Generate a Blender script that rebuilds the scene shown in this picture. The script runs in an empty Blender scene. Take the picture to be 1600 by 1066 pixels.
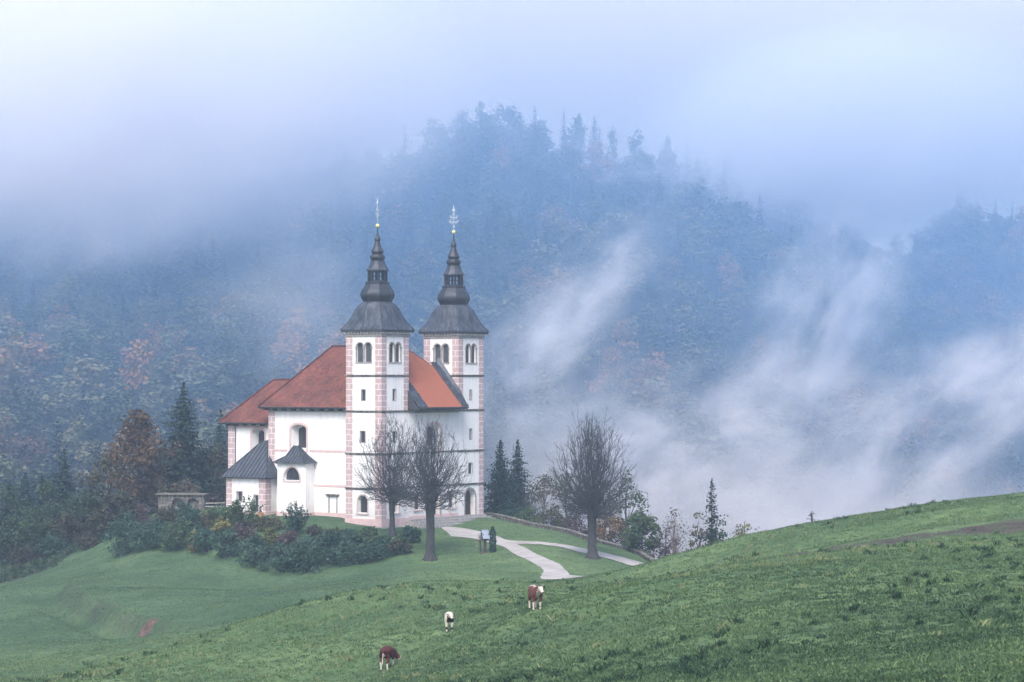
import bpy, bmesh, math, random
import numpy as np
from mathutils import Vector, Matrix
from mathutils.geometry import tessellate_polygon

S = bpy.context.scene
R = math.radians
# ------------------------------------------------------------------ camera, sky, sun, exposure
FPX, HORIZON = 3900.0, 590.0                 # focal length and horizon row for a 1600 px wide picture
PITCH = math.atan((HORIZON - 533.0) / FPX)
cam_data = bpy.data.cameras.new('camera')
cam = bpy.data.objects.new('camera', cam_data)
S.collection.objects.link(cam)
cam_data.sensor_width = 36.0
cam_data.lens = 36.0 * FPX / 1600.0
cam_data.clip_start = 0.5
cam_data.clip_end = 6000
cam.location = (0, 0, 0)
cam.rotation_euler = (R(90) + PITCH, 0, 0)
S.camera = cam

SUN_EL, SUN_AZ = R(48), R(190)               # azimuth clockwise from +Y (view direction); behind left of the camera
world = bpy.data.worlds.new('World')
S.world = world
world.use_nodes = True
wn = world.node_tree
wn.nodes.clear()
sky = wn.nodes.new('ShaderNodeTexSky')
sky.sky_type = 'NISHITA'
sky.sun_disc = False
sky.sun_elevation = SUN_EL
sky.sun_rotation = SUN_AZ
sky.altitude = 400
sky.air_density = 1.0
sky.dust_density = 5.0
sky.ozone_density = 2.2
bg = wn.nodes.new('ShaderNodeBackground')
bg.inputs['Strength'].default_value = 0.15
wo = wn.nodes.new('ShaderNodeOutputWorld')
wn.links.new(sky.outputs[0], bg.inputs['Color'])
wn.links.new(bg.outputs[0], wo.inputs['Surface'])

sl = bpy.data.lights.new('sun', 'SUN')
sl.energy = 1.5
sl.angle = R(25)
sl.color = (1.0, 0.94, 0.89)
sun = bpy.data.objects.new('sun', sl)
S.collection.objects.link(sun)
sd = Vector((math.sin(SUN_AZ) * math.cos(SUN_EL), math.cos(SUN_AZ) * math.cos(SUN_EL), math.sin(SUN_EL)))
sun.rotation_euler = sd.to_track_quat('Z', 'Y').to_euler()

S.view_settings.view_transform = 'Standard'
S.view_settings.look = 'None'
S.view_settings.gamma = 1
S.view_settings.exposure = 1.0
cy = S.cycles
cy.max_bounces = 14
cy.diffuse_bounces = 2
cy.glossy_bounces = 2
cy.transmission_bounces = 2
cy.volume_bounces = 8
cy.transparent_max_bounces = 8
cy.volume_step_rate = 1.25
cy.use_adaptive_sampling = True
cy.adaptive_threshold = 0.03
cy.adaptive_min_samples = 24
cy.volume_max_steps = 128
cy.use_denoising = True
cy.sample_clamp_indirect = 4.0

# ------------------------------------------------------------------ helpers
CP, SP = math.cos(PITCH), math.sin(PITCH)


def P(px, py, D):
    """a sighted picture position taken to the world at distance D (metres along +Y)"""
    v = (533.0 - py) / FPX
    k = D / (CP - v * SP)
    return Vector(((px - 800.0) / FPX * k, D, (SP + v * CP) * k))


def link(o, parent=None):
    S.collection.objects.link(o)
    if parent is not None:
        o.parent = parent
    return o


def tag(o, label=None, cat=None, group=None, kind=None):
    if label: o['label'] = label
    if cat: o['category'] = cat
    if group: o['group'] = group
    if kind: o['kind'] = kind
    return o


def empty(name, loc, rz=0.0, label=None, cat=None, group=None):
    o = bpy.data.objects.new(name, None)
    o.empty_display_size = 0.2
    link(o)
    o.location = loc
    o.rotation_euler = (0, 0, rz)
    return tag(o, label, cat, group)


class MB:
    """collects polygons (with optional uv and material slot) and links them as one mesh object"""
    def __init__(self):
        self.v, self.f, self.uv, self.m = [], [], [], []

    def poly(self, pts, uv=None, m=0):
        n = len(self.v)
        self.v += [tuple(p) for p in pts]
        self.f.append(tuple(range(n, n + len(pts))))
        self.uv.append(uv if uv else [(0, 0)] * len(pts))
        self.m.append(m)

    def mesh(self, verts, faces, m=0):
        n = len(self.v)
        self.v += [tuple(p) for p in verts]
        for f in faces:
            self.f.append(tuple(n + i for i in f))
            self.uv.append([(0, 0)] * len(f))
            self.m.append(m)

    def box(self, a, b, m=0):
        (x0, y0, z0), (x1, y1, z1) = a, b
        lo = lambda p, q: (min(p, q), max(p, q))
        x0, x1 = lo(x0, x1); y0, y1 = lo(y0, y1); z0, z1 = lo(z0, z1)
        self.poly([(x0, y0, z0), (x1, y0, z0), (x1, y0, z1), (x0, y0, z1)], [(x0, z0), (x1, z0), (x1, z1), (x0, z1)], m)
        self.poly([(x1, y1, z0), (x0, y1, z0), (x0, y1, z1), (x1, y1, z1)], [(x1, z0), (x0, z0), (x0, z1), (x1, z1)], m)
        self.poly([(x0, y1, z0), (x0, y0, z0), (x0, y0, z1), (x0, y1, z1)], [(y1, z0), (y0, z0), (y0, z1), (y1, z1)], m)
        self.poly([(x1, y0, z0), (x1, y1, z0), (x1, y1, z1), (x1, y0, z1)], [(y0, z0), (y1, z0), (y1, z1), (y0, z1)], m)
        self.poly([(x0, y0, z1), (x1, y0, z1), (x1, y1, z1), (x0, y1, z1)], [(x0, y0), (x1, y0), (x1, y1), (x0, y1)], m)
        self.poly([(x0, y1, z0), (x1, y1, z0), (x1, y0, z0), (x0, y0, z0)], [(x0, y1), (x1, y1), (x1, y0), (x0, y0)], m)

    def bar(self, p, q, w, h=None, m=0, up=(0, 0, 1)):
        p, q = Vector(p), Vector(q)
        h = h or w
        d = (q - p).normalized()
        s = d.cross(Vector(up))
        if s.length < 1e-4: s = d.cross(Vector((1, 0, 0)))
        s.normalize()
        t = s.cross(d).normalized()
        c = []
        for o in (p, q):
            for a, b in ((-1, -1), (1, -1), (1, 1), (-1, 1)):
                c.append(o + s * (a * w / 2) + t * (b * h / 2))
        self.mesh(c, [(0, 1, 2, 3), (7, 6, 5, 4), (0, 4, 5, 1), (1, 5, 6, 2), (2, 6, 7, 3), (3, 7, 4, 0)], m)

    def tube(self, pts, rad, n=6, m=0):
        pts = [Vector(p) for p in pts]
        base = len(self.v)
        prev = None
        for i, p in enumerate(pts):
            d = (pts[min(i + 1, len(pts) - 1)] - pts[max(i - 1, 0)]).normalized()
            if prev is None:
                s = d.cross(Vector((0.31, 0.95, 0.05)))
                if s.length < 1e-3: s = d.cross(Vector((1, 0, 0)))
            else:
                s = prev - d * prev.dot(d)
            s.normalize(); prev = s
            t = d.cross(s)
            for k in range(n):
                a = 2 * math.pi * k / n
                self.v.append(tuple(p + (s * math.cos(a) + t * math.sin(a)) * rad[i]))
        for i in range(len(pts) - 1):
            for k in range(n):
                k2 = (k + 1) % n
                self.f.append((base + i * n + k, base + i * n + k2, base + (i + 1) * n + k2, base + (i + 1) * n + k))
                self.uv.append([(0, 0)] * 4); self.m.append(m)
        self.f.append(tuple(base + (len(pts) - 1) * n + k for k in range(n)))
        self.uv.append([(0, 0)] * n); self.m.append(m)

    def ring(self, inner, outer, z0, z1, m=0):
        """square ring between two (x0,y0,x1,y1) rectangles"""
        x0, y0, x1, y1 = outer; a0, b0, a1, b1 = inner
        self.box((x0, y0, z0), (x1, b0, z1), m); self.box((x0, b1, z0), (x1, y1, z1), m)
        self.box((x0, b0, z0), (a0, b1, z1), m); self.box((a1, b0, z0), (x1, b1, z1), m)

    def build(self, name, mats, parent=None, smooth=False):
        me = bpy.data.meshes.new(name)
        me.from_pydata(self.v, [], self.f)
        if not isinstance(mats, (list, tuple)): mats = [mats]
        for mt in mats: me.materials.append(mt)
        me.polygons.foreach_set('material_index', self.m)
        uvl = me.uv_layers.new(name='UVMap')
        flat = [c for u in self.uv for c in u]
        uvl.data.foreach_set('uv', [x for c in flat for x in c])
        if smooth: me.polygons.foreach_set('use_smooth', [True] * len(me.polygons))
        me.update()
        o = bpy.data.objects.new(name, me)
        return link(o, parent)


def np_mesh(name, verts, quads, mats, parent=None, tint=None, midx=None, smooth=False):
    """mesh from numpy arrays: verts (N,3), quads (M,4) or (M,3), optional per-face tint"""
    me = bpy.data.meshes.new(name)
    k = quads.shape[1]
    me.vertices.add(len(verts)); me.vertices.foreach_set('co', verts.astype(np.float32).ravel())
    me.loops.add(quads.size); me.loops.foreach_set('vertex_index', quads.astype(np.int32).ravel())
    me.polygons.add(len(quads))
    me.polygons.foreach_set('loop_start', np.arange(0, quads.size, k, dtype=np.int32))
    me.polygons.foreach_set('loop_total', np.full(len(quads), k, dtype=np.int32))
    if not isinstance(mats, (list, tuple)): mats = [mats]
    for mt in mats: me.materials.append(mt)
    if midx is not None: me.polygons.foreach_set('material_index', midx.astype(np.int32))
    if smooth: me.polygons.foreach_set('use_smooth', np.ones(len(quads), dtype=bool))
    me.update(calc_edges=True)
    if tint is not None:
        at = me.attributes.new('tint', 'FLOAT', 'FACE')
        at.data.foreach_set('value', tint.astype(np.float32))
    o = bpy.data.objects.new(name, me)
    return link(o, parent)


# value noise (numpy), used to shape ground and crowns
def _hash(ix, iy, seed):
    h = (ix * 374761393 + iy * 668265263 + seed * 1442695041) & 0xFFFFFFFF
    h = ((h ^ (h >> 13)) * 1274126177) & 0xFFFFFFFF
    return ((h ^ (h >> 16)) & 0xFFFF) / 65535.0


def vnoise(x, y, seed=0):
    x = np.asarray(x, float); y = np.asarray(y, float)
    ix = np.floor(x).astype(np.int64); iy = np.floor(y).astype(np.int64)
    fx = x - ix; fy = y - iy
    fx = fx * fx * (3 - 2 * fx); fy = fy * fy * (3 - 2 * fy)
    a = _hash(ix, iy, seed); b = _hash(ix + 1, iy, seed); c = _hash(ix, iy + 1, seed); d = _hash(ix + 1, iy + 1, seed)
    return (a + (b - a) * fx) * (1 - fy) + (c + (d - c) * fx) * fy


def fbm(x, y, seed=0, octs=4):
    s, a, t = 0.0, 1.0, 0.0
    for o in range(octs):
        s = s + a * (vnoise(np.asarray(x) * 2 ** o, np.asarray(y) * 2 ** o, seed + o * 17) - 0.5)
        t += a; a *= 0.5
    return s / t * 2


def sstep(a, b, x):
    t = np.clip((np.asarray(x, float) - a) / (b - a), 0, 1)
    return t * t * (3 - 2 * t)


# ------------------------------------------------------------------ materials
def new_mat(name):
    m = bpy.data.materials.new(name)
    m.use_nodes = True
    nt = m.node_tree
    b = nt.nodes['Principled BSDF']
    return m, nt, b


def setp(b, **k):
    for n, v in k.items():
        n = n.replace('_', ' ')
        if n in b.inputs: b.inputs[n].default_value = v


def ramp(nt, fac, stops):
    r = nt.nodes.new('ShaderNodeValToRGB')
    e = r.color_ramp.elements
    while len(e) > 1: e.remove(e[-1])
    e[0].position = stops[0][0]; e[0].color = (*stops[0][1], 1)
    for p, c in stops[1:]:
        q = e.new(p); q.color = (*c, 1)
    nt.links.new(fac, r.inputs[0])
    return r.outputs[0]


def noise(nt, scale, detail=5, rough=0.6, coord='Object', vscale=None, dist=0.0):
    tc = nt.nodes.new('ShaderNodeTexCoord')
    n = nt.nodes.new('ShaderNodeTexNoise')
    n.inputs['Scale'].default_value = scale
    n.inputs['Detail'].default_value = detail
    n.inputs['Roughness'].default_value = rough
    n.inputs['Distortion'].default_value = dist
    src = tc.outputs[coord]
    if vscale:
        mp = nt.nodes.new('ShaderNodeMapping')
        mp.inputs['Scale'].default_value = vscale
        nt.links.new(src, mp.inputs[0]); src = mp.outputs[0]
    nt.links.new(src, n.inputs['Vector'])
    return n.outputs['Fac']


def mix(nt, fac, a, b, mode='MIX'):
    m = nt.nodes.new('ShaderNodeMix')
    m.data_type = 'RGBA'; m.blend_type = mode
    for i, v in ((0, fac), (6, a), (7, b)):
        if hasattr(v, 'links'): nt.links.new(v, m.inputs[i])
        else: m.inputs[i].default_value = v if i == 0 else (*v, 1)
    return m.outputs[2]


def bump(nt, b, h, strength=0.3, dist=0.05):
    bp = nt.nodes.new('ShaderNodeBump')
    bp.inputs['Strength'].default_value = strength
    bp.inputs['Distance'].default_value = dist
    nt.links.new(h, bp.inputs['Height'])
    nt.links.new(bp.outputs[0], b.inputs['Normal'])


def m_noise(name, stops, scale, rough=0.8, detail=6, bstr=0.2, bdist=0.03, vscale=None, metal=0.0, spec=0.3):
    m, nt, b = new_mat(name)
    n = noise(nt, scale, detail, vscale=vscale)
    nt.links.new(ramp(nt, n, stops), b.inputs['Base Color'])
    setp(b, Roughness=rough, Metallic=metal, Specular_IOR_Level=spec)
    if bstr: bump(nt, b, n, bstr, bdist)
    return m


def m_leaf(name, stops, rough=0.7, transl=0.25):
    m, nt, b = new_mat(name)
    at = nt.nodes.new('ShaderNodeAttribute'); at.attribute_name = 'tint'
    col = ramp(nt, at.outputs['Fac'], stops)
    nt.links.new(col, b.inputs['Base Color'])
    setp(b, Roughness=rough, Specular_IOR_Level=0.15)
    if transl:
        tr = nt.nodes.new('ShaderNodeBsdfTranslucent'); nt.links.new(col, tr.inputs['Color'])
        mx = nt.nodes.new('ShaderNodeMixShader'); mx.inputs[0].default_value = transl
        nt.links.new(b.outputs[0], mx.inputs[1]); nt.links.new(tr.outputs[0], mx.inputs[2])
        nt.links.new(mx.outputs[0], nt.nodes['Material Output'].inputs['Surface'])
    return m


M = {}
# white lime plaster: broad soft patches, faint vertical rain streaks
m, nt, b = new_mat('white_plaster')
n1 = noise(nt, 0.5, 6, 0.65)
n2 = noise(nt, 1.0, 5, 0.6, vscale=(2.2, 2.2, 0.12))
c1 = ramp(nt, n1, [(0.3, (0.74, 0.735, 0.74)), (0.7, (0.84, 0.83, 0.83))])
c2 = ramp(nt, n2, [(0.33, (0.85, 0.845, 0.85)), (0.56, (1, 1, 1))])
tc = nt.nodes.new('ShaderNodeTexCoord')
sx = nt.nodes.new('ShaderNodeSeparateXYZ'); nt.links.new(tc.outputs['Object'], sx.inputs[0])
hm_ = nt.nodes.new('ShaderNodeMath'); hm_.operation = 'MULTIPLY_ADD'
nt.links.new(noise(nt, 0.9, 6, 0.7), hm_.inputs[0]); hm_.inputs[1].default_value = -5.0; nt.links.new(sx.outputs['Z'], hm_.inputs[2])
dm = nt.nodes.new('ShaderNodeMapRange'); dm.interpolation_type = 'SMOOTHSTEP'
dm.inputs['From Min'].default_value = -1.6; dm.inputs['From Max'].default_value = 1.2; dm.inputs['To Min'].default_value = 0.55; dm.inputs['To Max'].default_value = 0.0
nt.links.new(hm_.outputs[0], dm.inputs['Value'])
pc = mix(nt, 0.8, c1, c2, 'MULTIPLY')
nt.links.new(mix(nt, dm.outputs[0], pc, (0.55, 0.52, 0.50)), b.inputs['Base Color'])
setp(b, Roughness=0.9, Specular_IOR_Level=0.2)
bump(nt, b, noise(nt, 14, 4), 0.1, 0.02)
M['plaster'] = m
# painted pink corner blocks with pale joints
m, nt, b = new_mat('pink_quoin')
tc = nt.nodes.new('ShaderNodeTexCoord')
mp = nt.nodes.new('ShaderNodeMapping'); nt.links.new(tc.outputs['UV'], mp.inputs[0])
br = nt.nodes.new('ShaderNodeTexBrick')
br.offset = 0.5; br.squash = 1.0
br.inputs['Scale'].default_value = 1.0
br.inputs['Brick Width'].default_value = 1.0
br.inputs['Row Height'].default_value = 0.72
br.inputs['Mortar Size'].default_value = 0.035
br.inputs['Mortar Smooth'].default_value = 0.1
br.inputs['Color1'].default_value = (0.53, 0.405, 0.40, 1)
br.inputs['Color2'].default_value = (0.47, 0.355, 0.355, 1)
br.inputs['Mortar'].default_value = (0.80, 0.77, 0.77, 1)
nt.links.new(mp.outputs[0], br.inputs['Vector'])
w = ramp(nt, noise(nt, 2.2, 6), [(0.3, (0.80, 0.80, 0.82)), (0.65, (1, 1, 1))])
nt.links.new(mix(nt, 1.0, br.outputs['Color'], w, 'MULTIPLY'), b.inputs['Base Color'])
setp(b, Roughness=0.9, Specular_IOR_Level=0.2)
M['quoin'] = m
M['pink'] = m_noise('pink_plaster', [(0.3, (0.50, 0.37, 0.36)), (0.7, (0.62, 0.46, 0.45))], 1.6, 0.9)
M['frame'] = m_noise('window_surround', [(0.3, (0.44, 0.37, 0.37)), (0.7, (0.58, 0.49, 0.48))], 2.5, 0.9)
M['stone'] = m_noise('grey_stone', [(0.25, (0.16, 0.155, 0.15)), (0.5, (0.30, 0.29, 0.28)), (0.75, (0.42, 0.41, 0.40))], 3.5, 0.9, bstr=0.5)
M['ledge'] = m_noise('weathered_ledge', [(0.3, (0.05, 0.05, 0.045)), (0.5, (0.12, 0.115, 0.10)), (0.72, (0.32, 0.30, 0.28))], 2.4, 0.95, bstr=0.4)
M['glass'] = m_noise('window_glass', [(0.3, (0.02, 0.025, 0.035)), (0.7, (0.05, 0.055, 0.07))], 3, 0.25, bstr=0, spec=0.6)
M['dark'] = m_noise('dark_recess', [(0.3, (0.05, 0.05, 0.055)), (0.7, (0.10, 0.10, 0.105))], 2, 0.9)
M['louvre'] = m_noise('belfry_boards', [(0.3, (0.035, 0.038, 0.045)), (0.7, (0.10, 0.103, 0.11))], 1.5, 0.9, vscale=(6, 6, 0.4))
M['wood'] = m_noise('dark_wood', [(0.3, (0.03, 0.025, 0.022)), (0.7, (0.075, 0.06, 0.05))], 4, 0.85, vscale=(4, 4, 0.6))
M['eave'] = m_noise('eave_boards', [(0.3, (0.025, 0.03, 0.035)), (0.7, (0.06, 0.062, 0.07))], 4, 0.8)
# clay tiles: rows, mottled, sooty patches, brighter new tiles near the tower
m, nt, b = new_mat('clay_tiles')
tc = nt.nodes.new('ShaderNodeTexCoord')
br = nt.nodes.new('ShaderNodeTexBrick')
br.offset = 0.5
br.inputs['Scale'].default_value = 1.0
br.inputs['Brick Width'].default_value = 0.3
br.inputs['Row Height'].default_value = 0.24
br.inputs['Mortar Size'].default_value = 0.02
br.inputs['Mortar Smooth'].default_value = 0.6
br.inputs['Color1'].default_value = (0.225, 0.082, 0.060, 1)
br.inputs['Color2'].default_value = (0.125, 0.056, 0.047, 1)
br.inputs['Mortar'].default_value = (0.10, 0.035, 0.03, 1)
nt.links.new(tc.outputs['UV'], br.inputs['Vector'])
w = ramp(nt, noise(nt, 0.45, 8, 0.7), [(0.30, (0.45, 0.48, 0.5)), (0.5, (0.85, 0.85, 0.85)), (0.70, (1.35, 1.25, 1.15))])
c = mix(nt, 1.0, br.outputs['Color'], w, 'MULTIPLY')
spk = ramp(nt, noise(nt, 3.2, 4, 0.8), [(0.32, (0.55, 0.55, 0.56)), (0.5, (1, 1, 1)), (0.68, (1.35, 1.3, 1.25))])
c = mix(nt, 0.9, c, spk, 'MULTIPLY')
moss = ramp(nt, noise(nt, 1.5, 6, 0.75), [(0.54, (0, 0, 0)), (0.74, (1, 1, 1))])
c = mix(nt, moss, c, (0.10, 0.075, 0.06))
sp = nt.nodes.new('ShaderNodeSeparateXYZ'); nt.links.new(tc.outputs['Object'], sp.inputs[0])
ad = nt.nodes.new('ShaderNodeMath'); ad.operation = 'MULTIPLY_ADD'
nt.links.new(noise(nt, 0.5, 6, 0.7), ad.inputs[0]); ad.inputs[1].default_value = 9.0
nt.links.new(sp.outputs['Y'], ad.inputs[2])
newt = ramp(nt, ad.outputs[0], [(0, (1, 1, 1)), (1, (0, 0, 0))])
mr = nt.nodes.new('ShaderNodeMapRange')
mr.inputs['From Min'].default_value = 5.5; mr.inputs['From Max'].default_value = 14.0
mr.inputs['To Min'].default_value = 0.75; mr.inputs['To Max'].default_value = 0.0
nt.links.new(ad.outputs[0], mr.inputs['Value'])
c = mix(nt, mr.outputs[0], c, (0.37, 0.128, 0.072))
nt.links.new(c, b.inputs['Base Color'])
setp(b, Roughness=0.85, Specular_IOR_Level=0.2)
bump(nt, b, br.outputs['Fac'], -0.5, 0.04)
M['tile'] = m
# sheet metal roofs, dark grey-blue with pale run-off streaks
m, nt, b = new_mat('sheet_metal')
n1 = noise(nt, 0.8, 7, 0.7)
n2 = noise(nt, 1.4, 6, 0.65, vscale=(1.6, 1.6, 0.22))
c1 = ramp(nt, n1, [(0.3, (0.046, 0.056, 0.074)), (0.7, (0.084, 0.098, 0.122))])
c2 = ramp(nt, n2, [(0.40, (0.40, 0.42, 0.46)), (0.60, (1.25, 1.25, 1.28))])
nt.links.new(mix(nt, 0.9, c1, c2, 'MULTIPLY'), b.inputs['Base Color'])
setp(b, Roughness=0.55, Metallic=0.15, Specular_IOR_Level=0.4)
M['metal'] = m
M['metal_dark'] = m_noise('dark_metal', [(0.3, (0.022, 0.028, 0.038)), (0.7, (0.048, 0.056, 0.070))], 1.5, 0.45, metal=0.2, bstr=0.05)
M['gold'] = m_noise('gilded_ball', [(0.3, (0.80, 0.66, 0.20)), (0.7, (0.92, 0.80, 0.36))], 2, 0.35, metal=0.35, bstr=0)
M['silver'] = m_noise('pale_metal', [(0.3, (0.50, 0.53, 0.58)), (0.7, (0.64, 0.67, 0.72))], 3, 0.4, metal=0.1, bstr=0)
M['bark'] = m_noise('bark', [(0.3, (0.022, 0.023, 0.025)), (0.7, (0.070, 0.070, 0.074))], 3, 0.95, bstr=0.6, bdist=0.05, vscale=(3, 3, 0.6))
M['twig'] = m_noise('twigs', [(0.3, (0.034, 0.038, 0.046)), (0.7, (0.070, 0.075, 0.086))], 2, 0.9, bstr=0)
M['pale_twig'] = m_noise('pale_twigs', [(0.3, (0.13, 0.11, 0.10)), (0.7, (0.22, 0.19, 0.17))], 2, 0.9, bstr=0)
M['spruce'] = m_leaf('spruce_needles', [(0.0, (0.016, 0.032, 0.028)), (0.5, (0.030, 0.056, 0.046)), (1.0, (0.055, 0.090, 0.066))], transl=0.1)
M['evergreen'] = m_leaf('laurel_leaves', [(0.0, (0.020, 0.048, 0.040)), (0.5, (0.042, 0.090, 0.068)), (1.0, (0.095, 0.165, 0.115))])
M['green'] = m_leaf('green_leaves', [(0.0, (0.040, 0.070, 0.040)), (0.5, (0.080, 0.125, 0.066)), (1.0, (0.16, 0.21, 0.11))])
M['yellowgreen'] = m_leaf('yellowing_leaves', [(0.0, (0.07, 0.085, 0.035)), (0.5, (0.15, 0.16, 0.06)), (1.0, (0.28, 0.26, 0.09))])
M['rust'] = m_leaf('rusty_leaves', [(0.0, (0.050, 0.036, 0.028)), (0.5, (0.13, 0.085, 0.05)), (1.0, (0.28, 0.16, 0.07))])
M['olive'] = m_leaf('olive_brown_leaves', [(0.0, (0.032, 0.036, 0.026)), (0.5, (0.075, 0.077, 0.050)), (1.0, (0.15, 0.14, 0.08))])
M['purple'] = m_leaf('brown_bramble', [(0.0, (0.042, 0.036, 0.040)), (0.5, (0.085, 0.068, 0.068)), (1.0, (0.15, 0.115, 0.11))])
M['pale'] = m_leaf('pale_autumn_leaves', [(0.0, (0.09, 0.085, 0.065)), (0.5, (0.17, 0.155, 0.11)), (1.0, (0.30, 0.27, 0.18))])
M['forest'] = m_leaf('mixed_forest', [(0.0, (0.014, 0.030, 0.026)), (0.22, (0.030, 0.054, 0.040)), (0.45, (0.075, 0.105, 0.065)),
                                      (0.62, (0.19, 0.195, 0.12)), (0.8, (0.25, 0.155, 0.085)), (1.0, (0.38, 0.20, 0.10))], transl=0.2)

# grass, forest floor
m, nt, b = new_mat('meadow')
g1 = noise(nt, 0.09, 6, 0.65)
g2 = noise(nt, 1.1, 6, 0.7)
g3 = noise(nt, 5.0, 4, 0.7)
c1 = ramp(nt, g1, [(0.32, (0.068, 0.118, 0.058)), (0.5, (0.102, 0.166, 0.074)), (0.68, (0.15, 0.215, 0.098))])
c2 = ramp(nt, g2, [(0.3, (0.55, 0.6, 0.6)), (0.5, (0.95, 0.95, 0.95)), (0.7, (1.3, 1.25, 1.15))])
c3 = ramp(nt, g3, [(0.3, (0.6, 0.62, 0.62)), (0.7, (1.25, 1.25, 1.2))])
c = mix(nt, 0.8, mix(nt, 0.85, c1, c2, 'MULTIPLY'), c3, 'MULTIPLY')
at = nt.nodes.new('ShaderNodeAttribute'); at.attribute_name = 'wood'
fl = ramp(nt, g2, [(0.35, (0.018, 0.018, 0.013)), (0.65, (0.045, 0.038, 0.028))])
at3 = nt.nodes.new('ShaderNodeAttribute'); at3.attribute_name = 'meadow_shade'
c = mix(nt, at3.outputs['Fac'], c, mix(nt, 1.0, c, (0.70, 0.76, 0.86), 'MULTIPLY'))  # shade of the left slope multiplied into the meadow colour
c = mix(nt, at.outputs['Fac'], c, fl)
at2 = nt.nodes.new('ShaderNodeAttribute'); at2.attribute_name = 'bare'  # real soil strip, plus shade painted on the track scarp
so = ramp(nt, g3, [(0.35, (0.042, 0.030, 0.034)), (0.65, (0.10, 0.072, 0.074))])
c = mix(nt, at2.outputs['Fac'], c, so)
nt.links.new(c, b.inputs['Base Color'])
setp(b, Roughness=0.95, Specular_IOR_Level=0.1)
bump(nt, b, g3, 0.6, 0.12)
M['meadow'] = m
M['grass'] = m_leaf('grass_blades', [(0.0, (0.028, 0.058, 0.034)), (0.45, (0.092, 0.158, 0.074)), (0.8, (0.18, 0.255, 0.112)), (1.0, (0.25, 0.27, 0.14))], transl=0.3)
M['gravel'] = m_noise('gravel', [(0.25, (0.25, 0.23, 0.205)), (0.45, (0.36, 0.335, 0.315)), (0.7, (0.46, 0.43, 0.41))], 0.35, 0.95, detail=9, bstr=0.1)
M['soil'] = m_noise('red_soil', [(0.32, (0.045, 0.034, 0.030)), (0.68, (0.17, 0.110, 0.092))], 1.5, 0.95, bstr=0.6, bdist=0.1)

# ------------------------------------------------------------------ church position (needed to level the ground)
CA = R(34.4)
CORNER = P(596, 824, 313.6)
EV = Vector((math.sin(CA), math.cos(CA), 0)); EU = Vector((-math.cos(CA), math.sin(CA), 0))


def ch(v, u, z):
    return CORNER + EV * v + EU * u + Vector((0, 0, z))


# ------------------------------------------------------------------ ground
CTRL = []
def gp(px, py, D): CTRL.append(tuple(P(px, py, D)))
def gz(px, D, z): CTRL.append(((px - 800) / FPX * D, D, z))
def gc(v, u, z): CTRL.append(tuple(ch(v, u, z)))

for x, y, z in ((0, 2, -1.8), (-8, 4, -2.6), (8, 4, -1.4), (0, 30, -4.7), (7, 30, -4.4), (-12, 30, -6.0), (-30, 60, -12), (-30, 100, -16.5), (22, 60, -6.6), (40, 100, -7.2)):
    CTRL.append((x, y, z))
# near slope
for a in ((1600, 1066, 62), (1200, 1066, 80), (900, 1066, 100), (606, 1066, 134), (1600, 950, 105), (1400, 950, 112), (1200, 950, 120), (1000, 950, 130),
          (836, 951, 137), (702, 986, 145), (606, 1046, 140), (1600, 900, 125), (1400, 900, 130), (1600, 840, 160), (1400, 855, 160), (1200, 872, 168),
          (1015, 906, 176), (923, 930, 168),
          # its crest, right to left
          (1600, 773, 195), (1400, 798, 200), (1200, 829, 205), (1100, 857, 203), (1015, 889, 200), (923, 935, 195), (871, 932, 193), (816, 920, 190), (700, 911, 185),
          (560, 921, 180), (480, 944, 176), (400, 971, 172), (300, 1011, 166), (190, 1048, 160), (100, 1062, 155)):
    gp(*a)
# behind the crest
for px, D, z in ((1600, 240, -12.5), (1400, 240, -15), (1200, 240, -17.5), (1015, 240, -19.2), (923, 228, -20.0), (871, 225, -19.6), (816, 222, -18.8), (700, 215, -18.0),
                 (560, 212, -19), (480, 205, -20), (400, 200, -20.4), (300, 195, -21.5), (190, 190, -22.4), (100, 185, -22.6),
                 (1600, 310, -33), (1400, 310, -34), (1200, 300, -32), (1080, 310, -27), (1050, 340, -32), (900, 350, -24), (800, 360, -22)):
    gz(px, D, z)
# churchyard knoll
for a in ((923, 913, 258), (870, 907, 262), (816, 893, 250), (830, 872, 283), (672, 877, 290), (613, 838, 305), (925, 873, 285), (762, 864, 293), (690, 827, 318),
          (740, 836, 308), (790, 848, 300), (900, 858, 293), (1010, 885, 283), (700, 896, 245), (560, 914, 245), (880, 832, 318), (1000, 868, 300), (752, 808, 334),
          (440, 823, 312), (400, 832, 308), (520, 833, 309),
          # bank foot and left meadow
          (640, 864, 292), (600, 886, 286), (520, 903, 286), (420, 906, 290), (320, 872, 306), (240, 871, 312), (165, 869, 325), (90, 886, 335), (0, 905, 345),
          (90, 950, 275), (240, 1003, 236), (150, 1000, 232), (0, 1000, 238), (0, 1062, 200), (300, 930, 270), (420, 950, 236), (200, 900, 300),
          (245, 800, 346), (318, 797, 345), (200, 825, 345), (-100, 930, 345)):
    gp(*a)
for v, u, z in ((-.5, -.5, 0), (-.5, 5, .3), (1.5, 8, .9), (-.5, 12, .85), (-1, 20, .8), (-1, 27, .8), (5, 30, .8), (12, 30, .8), (24, 12, .6), (22.5, -.5, .35), (11, -3.2, -.35),
                (5, -3, -.3), (11, 12, .9), (-3, 20, .5), (-3.5, 12, .5), (-2.5, 27, .6), (18, 25, .9)):
    gc(v, u, z)
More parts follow.
